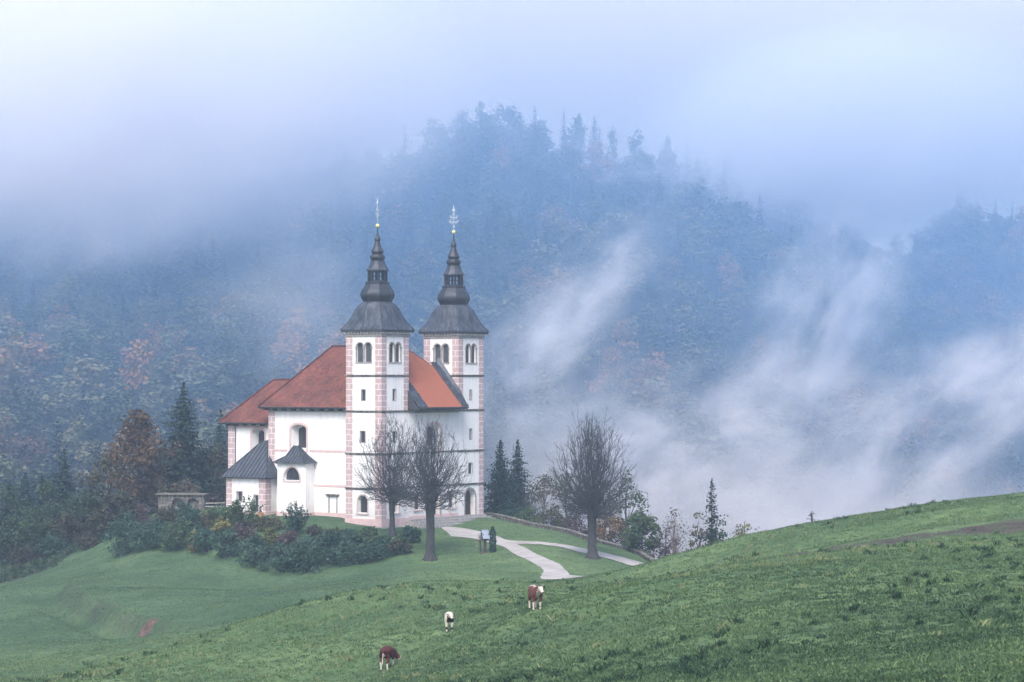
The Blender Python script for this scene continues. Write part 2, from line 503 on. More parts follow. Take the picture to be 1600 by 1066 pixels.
for px, D, z in ((100, 360, -26), (0, 390, -29), (-150, 380, -28), (250, 400, -24), (450, 400, -21), (650, 400, -24), (800, 410, -30), (1000, 410, -44), (1250, 400, -54),
                 (1600, 400, -58), (1850, 400, -58), (1850, 300, -32), (1850, 200, -9), (-200, 300, -27), (-200, 200, -25), (300, 450, -26), (0, 450, -32), (800, 450, -40), (1600, 450, -62)):
    gz(px, D, z)
CTRL = np.array(CTRL)
TS = 40.0


def _phi(r2):
    return np.where(r2 > 1e-12, 0.5 * r2 * np.log(np.maximum(r2, 1e-12)), 0.0)


_cx, _cy = CTRL[:, 0] / TS, CTRL[:, 1] / TS
_n = len(CTRL)
_K = _phi((_cx[:, None] - _cx[None]) ** 2 + (_cy[:, None] - _cy[None]) ** 2) + np.eye(_n) * 0.004
_Pm = np.stack([np.ones(_n), _cx, _cy], 1)
_A = np.block([[_K, _Pm], [_Pm.T, np.zeros((3, 3))]])
_W = np.linalg.solve(_A, np.concatenate([CTRL[:, 2], np.zeros(3)]))

CREST_PX = np.array([-400, -100, 0, 150, 300, 450, 540, 610, 650, 700, 730, 800, 870, 950, 1000, 1080, 1150, 1210, 1300, 1380, 1430, 1500, 1560, 1620, 1800, 2100])
CREST_PY = np.array([300, 300, 300, 290, 275, 262, 258, 250, 240, 200, 182, 180, 195, 218, 240, 254, 284, 310, 345, 372, 346, 308, 322, 330, 318, 304]) + 74
HB, HC = 415.0, 700.0


def hill(x, y):
    t = x / y * FPX + 800
    cpy = np.interp(t, CREST_PX, CREST_PY)
    Dc = HC + 40 * np.sin(t / 210.0) + 60 * sstep(1380, 1500, t)
    zc = (HORIZON - cpy) / FPX * Dc
    zb = np.interp(t, [-300, 300, 800, 1250, 1700], [-30, -24, -34, -56, -62])
    s = (y - HB) / (Dc - HB)
    up = zb + (zc - zb) * np.clip(s, 0, 1) ** 0.92
    dn = zc - (y - Dc) * 0.25
    z = np.where(s < 1, up, dn)
    rel = fbm(x / 70.0, y / 90.0, 5, 3) * 9 * sstep(0.05, 0.3, s) * (1 - 0.8 * sstep(0.8, 1.0, s))
    return z + rel


def ground0(x, y):
    x = np.atleast_1d(np.asarray(x, float)); y = np.atleast_1d(np.asarray(y, float))
    out = np.empty_like(x)
    for i in range(0, len(x), 20000):
        a, b = x[i:i + 20000] / TS, y[i:i + 20000] / TS
        r2 = (a[:, None] - _cx[None]) ** 2 + (b[:, None] - _cy[None]) ** 2
        out[i:i + 20000] = _phi(r2) @ _W[:_n] + _W[_n] + _W[_n + 1] * a + _W[_n + 2] * b
    w = sstep(400, 440, y)
    return out * (1 - w) + hill(x, np.maximum(y, 1.0)) * w


def terrace(x, y):
    """turf bank and the worn ledge below it near the top of the right slope"""
    px = x / y * FPX + 800
    on = sstep(1130, 1260, px)
    return on * (0.5 * (sstep(183, 188, y + 3 * fbm(x / 9, y / 9, 71, 2)) - sstep(160, 200, y)))


TRACK = np.array([(-55.0, 314.0), (-54.5, 300), (-53.5, 288), (-51.0, 276), (-47.0, 263), (-41.0, 247), (-36.8, 239), (-31.0, 230)])


def track_d(x, y):
    d = np.full(np.shape(x), 1e9); sgn = np.zeros(np.shape(x))
    for (x0, y0), (x1, y1) in zip(TRACK[:-1], TRACK[1:]):
        L2 = (x1 - x0) ** 2 + (y1 - y0) ** 2
        u = np.clip(((x - x0) * (x1 - x0) + (y - y0) * (y1 - y0)) / L2, 0, 1)
        dd = np.hypot(x - x0 - u * (x1 - x0), y - y0 - u * (y1 - y0))
        side = np.sign((x1 - x0) * (y - y0) - (y1 - y0) * (x - x0))
        sgn = np.where(dd < d, side, sgn); d = np.minimum(d, dd)
    return d, sgn


def ground(x, y):
    x = np.atleast_1d(np.asarray(x, float)); y = np.atleast_1d(np.asarray(y, float))
    z = ground0(x, y) + terrace(x, y)
    near = 1 - sstep(200, 240, y)
    z = z + near * (0.13 * fbm(x / 1.5, y / 2.2, 3, 3) + 0.14 * fbm(x / 6, y / 7, 9, 2))
    d, sg = track_d(x, y)
    fade = sstep(225, 240, y) * (1 - sstep(280, 310, y))
    z = z + fade * (np.where(sg > 0, 1.7 * (sstep(.6, 2.6, d) * (1 - sstep(4, 22, d))), 0.15 * sstep(.8, 2.5, d) * (1 - sstep(3, 8, d))) - .45 * np.exp(-(d / 1.6) ** 2))
    z = z + (1 - near) * (1 - sstep(300, 305, y)) * 0.03 * fbm(x / 2.0, y / 2.0, 4, 2)
    return z


def gh(x, y): return float(ground(x, y)[0])


def on_ground(px, D, dz=0.0):
    x = (px - 800) / FPX * D
    return Vector((x, D, gh(x, D) + dz))


rows = np.concatenate([np.geomspace(2.5, 50, 70)[:-1], np.arange(50, 240, 0.42), np.arange(240, 440, 0.9), np.geomspace(440, 900, 90)])
cols = np.linspace(-0.42, 0.42, 430)
gx = (cols[None] * (rows[:, None] + 12)).ravel(); gy = np.repeat(rows, len(cols))
gzv = ground(gx, gy)
nr, nc = len(rows), len(cols)
idx = np.arange(nr * nc).reshape(nr, nc)
quads = np.stack([idx[:-1, :-1], idx[:-1, 1:], idx[1:, 1:], idx[1:, :-1]], -1).reshape(-1, 4)
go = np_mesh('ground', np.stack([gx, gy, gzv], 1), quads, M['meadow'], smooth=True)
tag(go, 'green hill meadow falling to the churchyard and the wooded valley', kind='structure')
gpx = gx / gy * FPX + 800
woodm = np.maximum(sstep(385, 410, gy), sstep(0, 10, gy - (338 + 40 * sstep(60, 230, gpx) + 18 * fbm(gx / 12, gy / 12, 8, 2))) * (1 - sstep(330, 420, gpx)))
woodm = np.maximum(woodm, sstep(0, 8, gy - np.interp(gpx, [700, 780, 900, 1010, 1060, 1700], [420, 338, 322, 304, 240, 230])) * sstep(740, 770, gpx))
at = go.data.attributes.new('wood', 'FLOAT', 'POINT'); at.data.foreach_set('value', woodm.astype(np.float32))
bare_shade_m = sstep(1150, 1240, gpx) * (sstep(165, 168, gy + 5 * fbm(gx / 4, gy / 4, 33, 3)) - sstep(175, 179, gy + 5 * fbm(gx / 4, gy / 4, 34, 3))) * (0.8 + 0.5 * fbm(gx / 1.1, gy / 1.6, 35, 3))
td, tsg = track_d(gx, gy)
scarp_shade = (tsg > 0) * sstep(.5, 1.2, td) * (1 - sstep(2.2, 3.4, td)) * sstep(228, 240, gy) * (1 - sstep(280, 300, gy)) * (.55 + .7 * fbm(gx / 1.6, gy / 2.5, 36, 3))
bare_shade_m = np.maximum(bare_shade_m, .42 * scarp_shade)  # shade of the steep track bank, painted in with the soil colour
at = go.data.attributes.new('bare', 'FLOAT', 'POINT'); at.data.foreach_set('value', np.clip(bare_shade_m, 0, 1).astype(np.float32))  # real soil strip plus the painted shade of the track scarp


PATHS = []


meadow_shade_m = sstep(196, 232, gy + 10 * fbm(gx / 14, gy / 14, 81, 3)) * (1 - sstep(560, 700, gpx + 40 * fbm(gx / 9, gy / 9, 82, 3)))  # mask of the left slope's shade, painted as darker turf
at = go.data.attributes.new('meadow_shade', 'FLOAT', 'POINT'); at.data.foreach_set('value', meadow_shade_m.astype(np.float32))


def ribbon(name, pts, mat, label, lift=0.05, kind='structure', step=0.4):
    """a sheet laid on the ground; pts are (left px,py-sighted D .. ) pairs given as world xy of both edges"""
    L, Rr = [], []
    for a, bb in pts:
        L.append(Vector(a)); Rr.append(Vector(bb))
    def resample(pl):
        out = []
        for i in range(len(pl) - 1):
            p0 = pl[max(i - 1, 0)]; p1 = pl[i]; p2 = pl[i + 1]; p3 = pl[min(i + 2, len(pl) - 1)]
            for k in range(10):
                t = k / 10
                out.append(0.5 * ((2 * p1) + (p2 - p0) * t + (2 * p0 - 5 * p1 + 4 * p2 - p3) * t * t + (-p0 + 3 * p1 - 3 * p2 + p3) * t ** 3))
        out.append(pl[-1])
        return out
    L, Rr = resample(L), resample(Rr)
    N = 12
    xs, ys = [], []
    for i, (a, bb) in enumerate(zip(L, Rr)):
        for k in range(N + 1):
            p = a.lerp(bb, k / N)
            e = 0.0
            if k in (0, N):
                e = 0.34 * float(fbm(p.x / 0.8, p.y / 0.8, 50 + k, 3))
            p = p + (bb - a).normalized() * e
            xs.append(p.x); ys.append(p.y)
    z = ground(np.array(xs), np.array(ys)) + lift
    PATHS.append([(p.x, p.y) for p in L] + [(p.x, p.y) for p in Rr[::-1]])
    n = N + 1
    q = np.array([(i * n + k, i * n + k + 1, (i + 1) * n + k + 1, (i + 1) * n + k) for i in range(len(L) - 1) for k in range(N)])
    o = np_mesh(name, np.stack([np.array(xs), np.array(ys), z], 1), q, mat, smooth=True)
    return tag(o, label, kind=kind)


def hit(px, py, lo=60.0, hi=420.0):
    """where the line of sight through a picture position meets the open ground"""
    Ds = np.arange(lo, hi, 0.5)
    k = np.array([P(px, py, d) for d in Ds])
    g = ground(k[:, 0], k[:, 1])
    below = np.nonzero(k[:, 2] <= g)[0]
    return Vector((k[below[0], 0], k[below[0], 1])) if len(below) else Vector((k[-1, 0], k[-1, 1]))


def h2(px, py): return tuple(hit(px, py, 235.0))


ribbon('path', [(h2(688, 823), h2(705, 839)), (h2(720, 826), h2(735, 842)), (h2(752, 832), h2(760, 848)), (h2(785, 842), h2(790, 857)), (h2(822, 858), h2(815, 872)),
                (h2(850, 872), h2(838, 884)), (h2(884, 893), h2(850, 896)), (h2(912, 906), h2(846, 906)), ((8.3, 252), (3.2, 253))], M['gravel'],
       'pale gravel path from the church door down to the meadow')
ribbon('path', [(h2(783, 845), h2(786, 852)), (h2(820, 847), h2(822, 851)), (h2(860, 849), h2(862, 854)), (h2(905, 857), h2(903, 863)), (h2(950, 866), h2(946, 873)),
                (h2(985, 875), h2(980, 883)), (h2(1012, 883), h2(1008, 890))], M['gravel'], 'narrow gravel track branching right past the lone bare tree', lift=0.07)

# ------------------------------------------------------------------ church
church = empty('church', CORNER, math.atan2(math.cos(CA), math.sin(CA)),
               'white twin-towered church with pink quoins, red tiled roof and dark onion spires', 'church')
# local axes: x along the entrance front (to the right and back), y along the nave (to the left and back), z up
TW, TX = 5.6, 16.6          # tower side, start of the second tower
FW = TX + TW                # width of the front
NV0, NV1, NL = 2.0, FW - 2.0, 20.05     # nave walls and rear end
CV0, CV1, CL = 4.0, FW - 4.0, 28.7      # chancel
ZE, ZR = 15.0, 22.9         # nave eave and ridge


def arch_loop(x0, x1, z0, zs, top=None, n=12):
    """opening outline: jambs up to zs, then an arch that rises to top"""
    cx, hw = (x0 + x1) / 2, (x1 - x0) / 2
    rise = hw if top is None else top - zs
    pts = [(x0, z0), (x1, z0)]
    for i in range(n + 1):
        a = math.pi * i / n
        pts.append((cx + hw * math.cos(a), zs + rise * math.sin(a)))
    return pts


def rect_loop(x0, x1, z0, z1): return [(x0, z0), (x1, z0), (x1, z1), (x0, z1)]


def grow(loop, d):
    cx = sum(p[0] for p in loop) / len(loop); cz = sum(p[1] for p in loop) / len(loop)
    x0 = min(p[0] for p in loop); x1 = max(p[0] for p in loop); z0 = min(p[1] for p in loop); z1 = max(p[1] for p in loop)
    sx = (x1 - x0 + 2 * d) / (x1 - x0); sz = (z1 - z0 + 2 * d) / (z1 - z0)
    mx, mz = (x0 + x1) / 2, (z0 + z1) / 2
    return [(mx + (p[0] - mx) * sx, mz + (p[1] - mz) * sz) for p in loop]


class Face:
    """a wall plane: 2D (a, z) -> 3D, with its inward direction"""
    def __init__(self, axis, at, inward):
        self.axis, self.at, self.inw = axis, at, inward

    def p(self, a, z, d=0.0):
        q = self.at + self.inw * d
        return (q, a, z) if self.axis == 'x' else (a, q, z)


def wall(mb, face, outer, holes=(), m=0):
    """a wall plane with real openings; holes are (loop, depth, shrink) and get reveals"""
    loops = [outer] + [h[0] for h in holes]
    flat = [p for l in loops for p in l]
    for t in tessellate_polygon([[Vector((p[0], p[1], 0)) for p in l] for l in loops]):
        mb.poly([face.p(*flat[i]) for i in t], [flat[i] for i in t], m)
    for loop, depth, shrink in holes:
        inner = grow(loop, -shrink) if shrink else loop
        for i in range(len(loop)):
            j = (i + 1) % len(loop)
            mb.poly([face.p(*loop[i]), face.p(*loop[j]), face.p(*inner[j], depth), face.p(*inner[i], depth)], m=m)


def loop_ring(mb, face, inner, outer, proud, m=0, skip_bottom=False):
    n = len(inner)
    for i in range(n):
        if skip_bottom and i == 0: continue
        j = (i + 1) % n
        mb.poly([face.p(*inner[i], -proud), face.p(*inner[j], -proud), face.p(*outer[j], -proud), face.p(*outer[i], -proud)], m=m)
        mb.poly([face.p(*outer[i], -proud), face.p(*outer[j], -proud), face.p(*outer[j], 0.02), face.p(*outer[i], 0.02)], m=m)
        mb.poly([face.p(*inner[j], -proud), face.p(*inner[i], -proud), face.p(*inner[i], 0.06), face.p(*inner[j], 0.06)], m=m)


def window(parent, face, loop, depth, shrink=0.0, trim=0.14, proud=0.03, mats=None, bars=(2, 4), name='window', fill=True, skip_bottom=False, sill=False):
    """glazing set back in the wall, its bars and the surround round the opening"""
    mats = mats or [M['glass'], M['frame'], M['wood']]
    mb = MB()
    inner = grow(loop, -shrink) if shrink else loop
    if fill:
        cx = sum(p[0] for p in inner) / len(inner)
        tri = tessellate_polygon([[Vector((p[0], p[1], 0)) for p in inner]])
        for t in tri: mb.poly([face.p(*inner[i], depth - 0.02) for i in t], [inner[i] for i in t], 0)
    x0 = min(p[0] for p in inner); x1 = max(p[0] for p in inner); z0 = min(p[1] for p in inner); z1 = max(p[1] for p in inner)
    nx, nz = bars
    for i in range(1, nx):
        x = x0 + (x1 - x0) * i / nx
        mb.bar(face.p(x, z0, depth - 0.05), face.p(x, z1 - 0.05, depth - 0.05), 0.06, 0.06, 2)
    for i in range(1, nz):
        z = z0 + (z1 - z0) * 0.86 * i / nz
        mb.bar(face.p(x0, z, depth - 0.055), face.p(x1, z, depth - 0.055), 0.05, 0.05, 2)
    if trim: loop_ring(mb, face, loop, grow(loop, trim), proud, 1, skip_bottom)
    if sill:
        q0 = face.p(min(p[0] for p in loop) - trim - 0.08, loop[0][1] - 0.16, -0.14); q1 = face.p(max(p[0] for p in loop) + trim + 0.08, loop[0][1] + 0.0, 0.04)
        mb.box(q0, q1, 1)
    return mb.build(name, mats, parent)


def quoin(parent, x, y, z0, z1, w=1.0, sx=1, sy=1, proud=0.045):
    """corner pilaster wrapping the corner at (x, y); sx, sy point into the wall"""
    mb = MB()
    xa, xb = x - sx * proud, x + sx * w
    ya, yb = y - sy * proud, y + sy * w
    X0, X1 = min(xa, xb), max(xa, xb); Y0, Y1 = min(ya, yb), max(ya, yb)
    o = 0.5 if proud else 0
    uvx = lambda q: abs(q - x) / w
    for (p0, p1) in (((X0, ya), (X1, ya)), ((xa, Y1), (xa, Y0)), ((X1, yb), (X0, yb)), ((xb, Y0), (xb, Y1))):
        ua = uvx(p0[0]) if p0[1] == p1[1] else abs(p0[1] - y) / w
        ub = uvx(p1[0]) if p0[1] == p1[1] else abs(p1[1] - y) / w
        mb.poly([(*p0, z0), (*p1, z0), (*p1, z1), (*p0, z1)], [(ua, z0), (ub, z0), (ub, z1), (ua, z1)])
    mb.poly([(X0, Y0, z1), (X1, Y0, z1), (X1, Y1, z1), (X0, Y1, z1)])
    return mb.build('quoin', M['quoin'], parent)


def tower(ox, n):
    mb = MB()
    left = Face('x', ox, 1); right = Face('x', ox + TW, -1)
    front = Face('y', 0.0, 1); back = Face('y', TW, -1)
    zt = 24.0
    hol = {'l': [], 'f': [], 'r': [], 'b': []}
    win = []
    for key, fc, off in (('l', left, 0.0), ('f', front, ox), ('r', right, 0.0), ('b', back, ox)):
        for x0, x1 in ((1.62, 2.68), (2.92, 3.98)):          # twin belfry arches
            lp = arch_loop(off + x0, off + x1, 20.75, 22.66)
            hol[key].append((lp, 0.32, 0)); win.append((fc, lp, 'belfry'))
    def slit(key, fc, x0, x1, z0, z1):
        lp = rect_loop(x0, x1, z0, z1); hol[key].append((lp, 0.2, 0)); win.append((fc, lp, 'slit'))
    if n == 0:
        slit('l', left, 2.58, 3.2, 15.9, 17.25); slit('l', left, 2.6, 3.36, 10.62, 12.0)
        slit('f', front, 2.32, 2.96, 15.9, 17.3); slit('f', front, 2.35, 3.05, 10.62, 11.95); slit('f', front, 2.35, 3.3, 6.1, 7.5)
        lp = arch_loop(2.2, 3.75, 1.65, 3.15); hol['l'].append((lp, 0.55, 0.08)); win.append((left, lp, 'arch'))
        lp = arch_loop(2.1, 3.6, 1.65, 3.15); hol['f'].append((lp, 0.55, 0.08)); win.append((front, lp, 'arch'))
    else:
        slit('f', front, 19.1, 19.55, 15.85, 17.15); slit('f', front, 19.1, 19.6, 10.65, 12.0); slit('f', front, 18.85, 19.7, 6.15, 7.5)
        slit('r', right, 2.4, 3.0, 15.9, 17.3); slit('r', right, 2.4, 3.0, 10.6, 12.0)
        lp = arch_loop(18.05, 20.4, 0.55, 2.95); hol['f'].append((lp, 0.8, 0.0)); win.append((front, lp, 'portal'))
    o = ox
    wall(mb, left, rect_loop(0, TW, -1.6, zt), hol['l']); wall(mb, right, rect_loop(0, TW, -1.6, zt), hol['r'])
    wall(mb, front, rect_loop(o, o + TW, -1.6, zt), hol['f']); wall(mb, back, rect_loop(o, o + TW, -1.6, zt), hol['b'])
    mb.poly([(o, 0, zt), (o + TW, 0, zt), (o + TW, TW, zt), (o, TW, zt)])
    t = mb.build('tower', M['plaster'], church)
    for fc, lp, kind in win:
        if kind == 'belfry': window(t, fc, lp, 0.32, 0, 0.13, 0.035, [M['louvre'], M['stone'], M['wood']], (1, 1))
        elif kind == 'slit': window(t, fc, lp, 0.2, 0, 0.08, 0.03, [M['glass'], M['stone'], M['wood']], (1, 1))
        elif kind == 'arch': window(t, fc, lp, 0.55, 0.08, 0.17, 0.05, None, (2, 5), sill=True)
        else: window(t, fc, lp, 0.8, 0, 0.2, 0.05, [M['wood'], M['stone'], M['wood']], (2, 1), name='portal', skip_bottom=True)
    for fc, off in ((left, 0.0), (front, ox), (right, 0.0), (back, ox)):     # stone shafts, imposts and sills of the twin arches
        mb = MB(); mb.tube([fc.p(off + 2.8, 20.75, 0.1), fc.p(off + 2.8, 22.5, 0.1)], [0.075, 0.075], 8); mb.build('shaft', M['stone'], t)
        for x in (1.55, 2.8, 4.05):
            mb = MB(); mb.box(fc.p(off + x - 0.16, 22.5, -0.10), fc.p(off + x + 0.16, 22.68, 0.05)); mb.build('impost', M['stone'], t)
        mb = MB(); mb.box(fc.p(off + 1.45, 20.60, -0.08), fc.p(off + 4.15, 20.75, 0.05)); mb.build('sill', M['stone'], t)
    for (x, sx) in ((o, 1), (o + TW, -1)):
        for (y, sy) in ((0, 1), (TW, -1)):
            inner = (y == 0) and ((n == 0 and sx < 0) or (n == 1 and sx > 0))
            quoin(t, x, y, 14.64 if inner else (0.98 if n == 0 else 0.7), 24.0, 1.0, sx, sy)
    for z in (19.0, 14.48, 9.12, 4.72):
        mb = MB(); mb.ring((o - 0.0, 0.0, o + TW, TW), (o - 0.15, -0.15, o + TW + 0.15, TW + 0.15), z, z + 0.16)
        mb.ring((o - 0.0, 0.0, o + TW, TW), (o - 0.085, -0.085, o + TW + 0.085, TW + 0.085), z - 0.1, z)
        mb.build('string_course', M['ledge'], t)
    mb = MB(); mb.ring((o, 0, o + TW, TW), (o - 0.13, -0.13, o + TW + 0.13, TW + 0.13), -1.6, 0.98 if n == 0 else 0.7)
    mb.build('plinth', M['pink'] if n == 0 else M['stone'], t)
    mb = MB()                                                # cornice, small blocks, dark eave
    mb.ring((o + .3, .3, o + TW - .3, TW - .3), (o - 0.14, -0.14, o + TW + 0.14, TW + 0.14), 24.0, 24.34)
    mb.build('cornice', M['stone'], t)
    mb = MB()
    for i in range(12):
        a = -0.05 + i * (TW + 0.0) / 11
        for bx in (((o + a - .1, -0.34), (o + a + .14, 0.0)), ((o + a - .1, TW), (o + a + .14, TW + .34)), ((o - .34, a - .1), (o, a + .14)), ((o + TW, a - .1), (o + TW + .34, a + .14))):
            mb.box((*bx[0], 24.345), (*bx[1], 24.54))
    mb.build('eave_block', M['plaster'], t)
    mb = MB()
    mb.box((o - .5, -.5, 24.545), (o + TW + .5, TW + .5, 24.80))
    mb.build('eave_board', M['eave'], t)
    cx, cyy = o + TW / 2, TW / 2

    def rings(prof, mat, name, sub=4, parent=t, seams=False):
        """eight-sided roof: corners and side middles at their own radius, smooth along the height"""
        pr = []
        for i in range(len(prof) - 1):
            p0, p1, p2, p3 = prof[max(i - 1, 0)], prof[i], prof[i + 1], prof[min(i + 2, len(prof) - 1)]
            for k in range(sub):
                q = k / sub
                if p1[3] or p2[3]:
                    pr.append(tuple(p1[j] + (p2[j] - p1[j]) * q for j in range(3)))
                else:
                    pr.append(tuple(0.5 * (2 * p1[j] + (p2[j] - p0[j]) * q + (2 * p0[j] - 5 * p1[j] + 4 * p2[j] - p3[j]) * q * q + (-p0[j] + 3 * p1[j] - 3 * p2[j] + p3[j]) * q ** 3) for j in range(3)))
        pr.append(tuple(prof[-1][:3]))
        mbr = MB()
        for i in range(len(pr) - 1):
            for k in range(8):
                def pt(j, kk):
                    z, rm, rc = pr[j]
                    r = rm if kk % 2 == 0 else rc
                    a = math.pi / 4 * kk
                    return (cx + r * math.cos(a), cyy + r * math.sin(a), z)
                mbr.poly([pt(i, k), pt(i, k + 1), pt(i + 1, k + 1), pt(i + 1, k)])
        if seams:
            for k in range(8):                                # rolled ridge seams
                pts = []
                for z, rm, rc in pr:
                    r = (rm if k % 2 == 0 else rc) + 0.01
                    pts.append((cx + r * math.cos(math.pi / 4 * k), cyy + r * math.sin(math.pi / 4 * k), z))
                mbr.tube(pts, [0.045] * len(pts), 5, 1)
        return mbr.build(name, [mat, M['metal_dark']], parent)

    N = 0
    rings([(24.80, 3.36, 4.74, 1), (24.87, 3.36, 4.74, 0), (25.15, 3.22, 4.5, 0), (25.65, 2.98, 3.94, 0), (26.3, 2.80, 3.42, 0), (26.9, 2.66, 3.08, 0), (27.5, 2.48, 2.76, 0), (28.0, 2.18, 2.32, 0), (28.33, 1.84, 1.88, 0), (28.45, 1.7, 1.7, 0)],
          M['metal'], 'spire_roof', 5, seams=True)
    rings([(28.35, 1.72, 1.72, 0), (28.62, 1.86, 1.86, 0), (29.0, 2.08, 2.08, 0), (29.4, 2.14, 2.14, 0), (29.85, 1.98, 1.98, 0), (30.3, 1.68, 1.68, 0), (30.66, 1.44, 1.44, 0), (30.72, 1.5, 1.5, 1), (30.9, 1.5, 1.5, 1), (30.9, 0.0, 0.0, 1)],
          M['metal_dark'], 'onion_dome', 4, seams=True)
    mb = MB()
    for k in range(8):
        a, a2 = math.pi / 4 * k, math.pi / 4 * (k + 1)
        p0 = Vector((cx + 1.14 * math.cos(a), cyy + 1.14 * math.sin(a), 30.9)); p1 = Vector((cx + 1.14 * math.cos(a2), cyy + 1.14 * math.sin(a2), 30.9))
        up = Vector((0, 0, 1.5))
        mb.bar(p0, p0 + up, 0.2, 0.2)
        for z in (0.1, 1.4): mb.bar(p0 + Vector((0, 0, z)), p1 + Vector((0, 0, z)), 0.14, 0.2)
        mb.bar(p0 + Vector((0, 0, .78)), p1 + Vector((0, 0, .78)), 0.05, 0.06)
        mid = (p0 + p1) / 2
        mb.bar(mid, mid + up, 0.07, 0.07)
    mb.build('lantern', M['metal_dark'], t)
    rings([(32.38, 0.0, 0.0, 1), (32.38, 1.4, 1.4, 1), (32.48, 1.4, 1.4, 1), (32.8, 1.14, 1.14, 0), (33.2, 0.96, 0.96, 0), (33.62, 0.84, 0.84, 1)], M['metal'], 'lantern_roof', 4, seams=True)
    rings([(33.6, 0.78, 0.78, 0), (33.75, 0.84, 0.84, 0), (34.0, 0.96, 0.96, 0), (34.22, 0.95, 0.95, 0), (34.42, 0.80, 0.80, 0), (34.5, 0.66, 0.66, 1), (34.6, 0.70, 0.70, 0), (34.8, 0.80, 0.80, 0), (35.05, 0.70, 0.70, 0),
           (35.4, 0.53, 0.53, 0), (35.8, 0.40, 0.40, 0), (36.15, 0.32, 0.32, 0), (36.2, 0.38, 0.38, 1), (36.36, 0.40, 0.40, 0), (36.5, 0.34, 0.34, 0), (36.75, 0.22, 0.22, 0), (37.2, 0.12, 0.12, 0), (37.9, 0.05, 0.05, 0)],
          M['metal_dark'], 'spire_tip', 4, seams=False)
    bmm = bmesh.new()
    bmesh.ops.create_uvsphere(bmm, u_segments=20, v_segments=14, radius=0.26)
    me = bpy.data.meshes.new('finial_ball'); bmm.to_mesh(me); bmm.free()
    me.materials.append(M['gold'])
    for p in me.polygons: p.use_smooth = True
    ball = link(bpy.data.objects.new('finial_ball', me), t); ball.location = (cx, cyy, 38.1)
    mb = MB()                                                # wrought cross with two arms and curls
    ang = R(-55.6) if n == 1 else R(-55.6 + 78)
    ex = Vector((math.cos(ang), math.sin(ang), 0)); base = Vector((cx, cyy, 0))
    def q(a, z): return base + ex * a + Vector((0, 0, z))
    mb.bar(q(0, 38.3), q(0, 41.55), 0.045, 0.045)
    for hw, z in ((0.62, 39.45), (0.5, 40.05)):
        mb.bar(q(-hw, z), q(hw, z), 0.05, 0.05)
        for sgn in (-1, 1):
            for c0, r0 in (((sgn * hw * .85, z + .13), 0.13), ((sgn * hw * .5, z - .14), 0.13)):
                mb.tube([q(c0[0] + r0 * math.cos(math.pi * 2 * i / 8), c0[1] + r0 * math.sin(math.pi * 2 * i / 8)) for i in range(9)], [0.025] * 9, 4)
    for z, r0 in ((40.45, .15), (38.85, .12), (41.0, .2)):
        mb.tube([q(r0 * math.cos(math.pi * 2 * i / 8), z + r0 * math.sin(math.pi * 2 * i / 8)) for i in range(9)], [0.03] * 9, 4)
    mb.bar(q(-.12, 41.0), q(.12, 41.0), 0.16, 0.2); mb.bar(q(0, 41.15), q(0, 41.65), 0.1, 0.1)
    mb.build('cross', M['silver'], t)
    return t


tower(0.0, 0)
tower(TX, 1)

# nave: front wall between the towers, side wall, rear wall
mb = MB()
front = Face('y', 0.0, 1); nleft = Face('x', NV0, 1); nback = Face('y', NL, -1); nright = Face('x', NV1, -1)
lp_f = arch_loop(9.6, 12.5, 9.7, 12.15, 12.8, 10)
lp_p = arch_loop(9.75, 12.45, 0.75, 3.3)
lp_w = [arch_loop(7.0, 8.4, 1.8, 3.3), arch_loop(14.4, 15.8, 1.8, 3.3)]
wall(mb, front, rect_loop(TW, TX, -1.6, 15.4), [(lp_f, 1.0, 0.3), (lp_p, 0.7, 0)] + [(l, 0.5, 0.08) for l in lp_w])
lp_n = arch_loop(13.75, 16.3, 9.35, 12.05, 12.7, 10)
lp_d = rect_loop(8.72, 9.98, 0.4, 3.5)
wall(mb, nleft, rect_loop(TW, NL, -1.2, ZE + 0.1), [(lp_n, 1.25, 0.3), (lp_d, 0.06, 0)])
wall(mb, nback, rect_loop(NV0, NV1, -1.2, ZE + 0.1)); wall(mb, nright, rect_loop(TW, NL, -1.2, ZE + 0.1))
nave = mb.build('nave', M['plaster'], church)
window(nave, front, lp_f, 1.0, 0.3, 0.3, 0.04, [M['glass'], M['pink'], M['wood']], (3, 6))
window(nave, nleft, lp_n, 1.25, 0.3, 0.28, 0.04, [M['glass'], M['pink'], M['wood']], (3, 6))
for l in lp_w: window(nave, front, l, 0.5, 0.08, 0.18, 0.05, None, (2, 5), sill=True)
window(nave, front, lp_p, 0.7, 0, 0.3, 0.08, [M['wood'], M['stone'], M['wood']], (2, 1), name='portal', skip_bottom=True)
mb = MB()                                                    # walled-up side door: stone jambs and a weathered hood
for x in (8.60, 9.92): mb.box((NV0 - 0.06, x, 0.4), (NV0 + 0.1, x + 0.18, 3.5))
mb.box((NV0 + 0.05, 8.72, 0.4), (NV0 + 0.1, 9.98, 3.5), 1)
mb.box((NV0 - 0.1, 8.5, 3.5), (NV0 + 0.05, 10.2, 3.66)); mb.box((NV0 - 0.28, 8.3, 3.66), (NV0 + 0.05, 10.4, 3.84), 2)
mb.build('blocked_door', [M['stone'], M['plaster'], M['ledge']], nave)
for y in (NL,):
    quoin(nave, NV0, y, 0.8, 14.9, 1.05, 1, -1); quoin(nave, NV1, y, 0.8, 14.9, 1.05, -1, -1)
for z0, z1 in ((9.15, 9.45), (4.72, 5.0)):
    mb = MB(); mb.box((NV0 - 0.03, TW + .02, z0), (NV0 + .02, 13.2 if z0 > 8 else 12.38, z1)); mb.build('pink_band', M['pink'], nave)
    mb = MB(); mb.box((NV0 - 0.03, 16.9 if z0 > 8 else 17.1, z0), (NV0 + .02, NL - 1.06, z1)); mb.build('pink_band', M['pink'], nave)
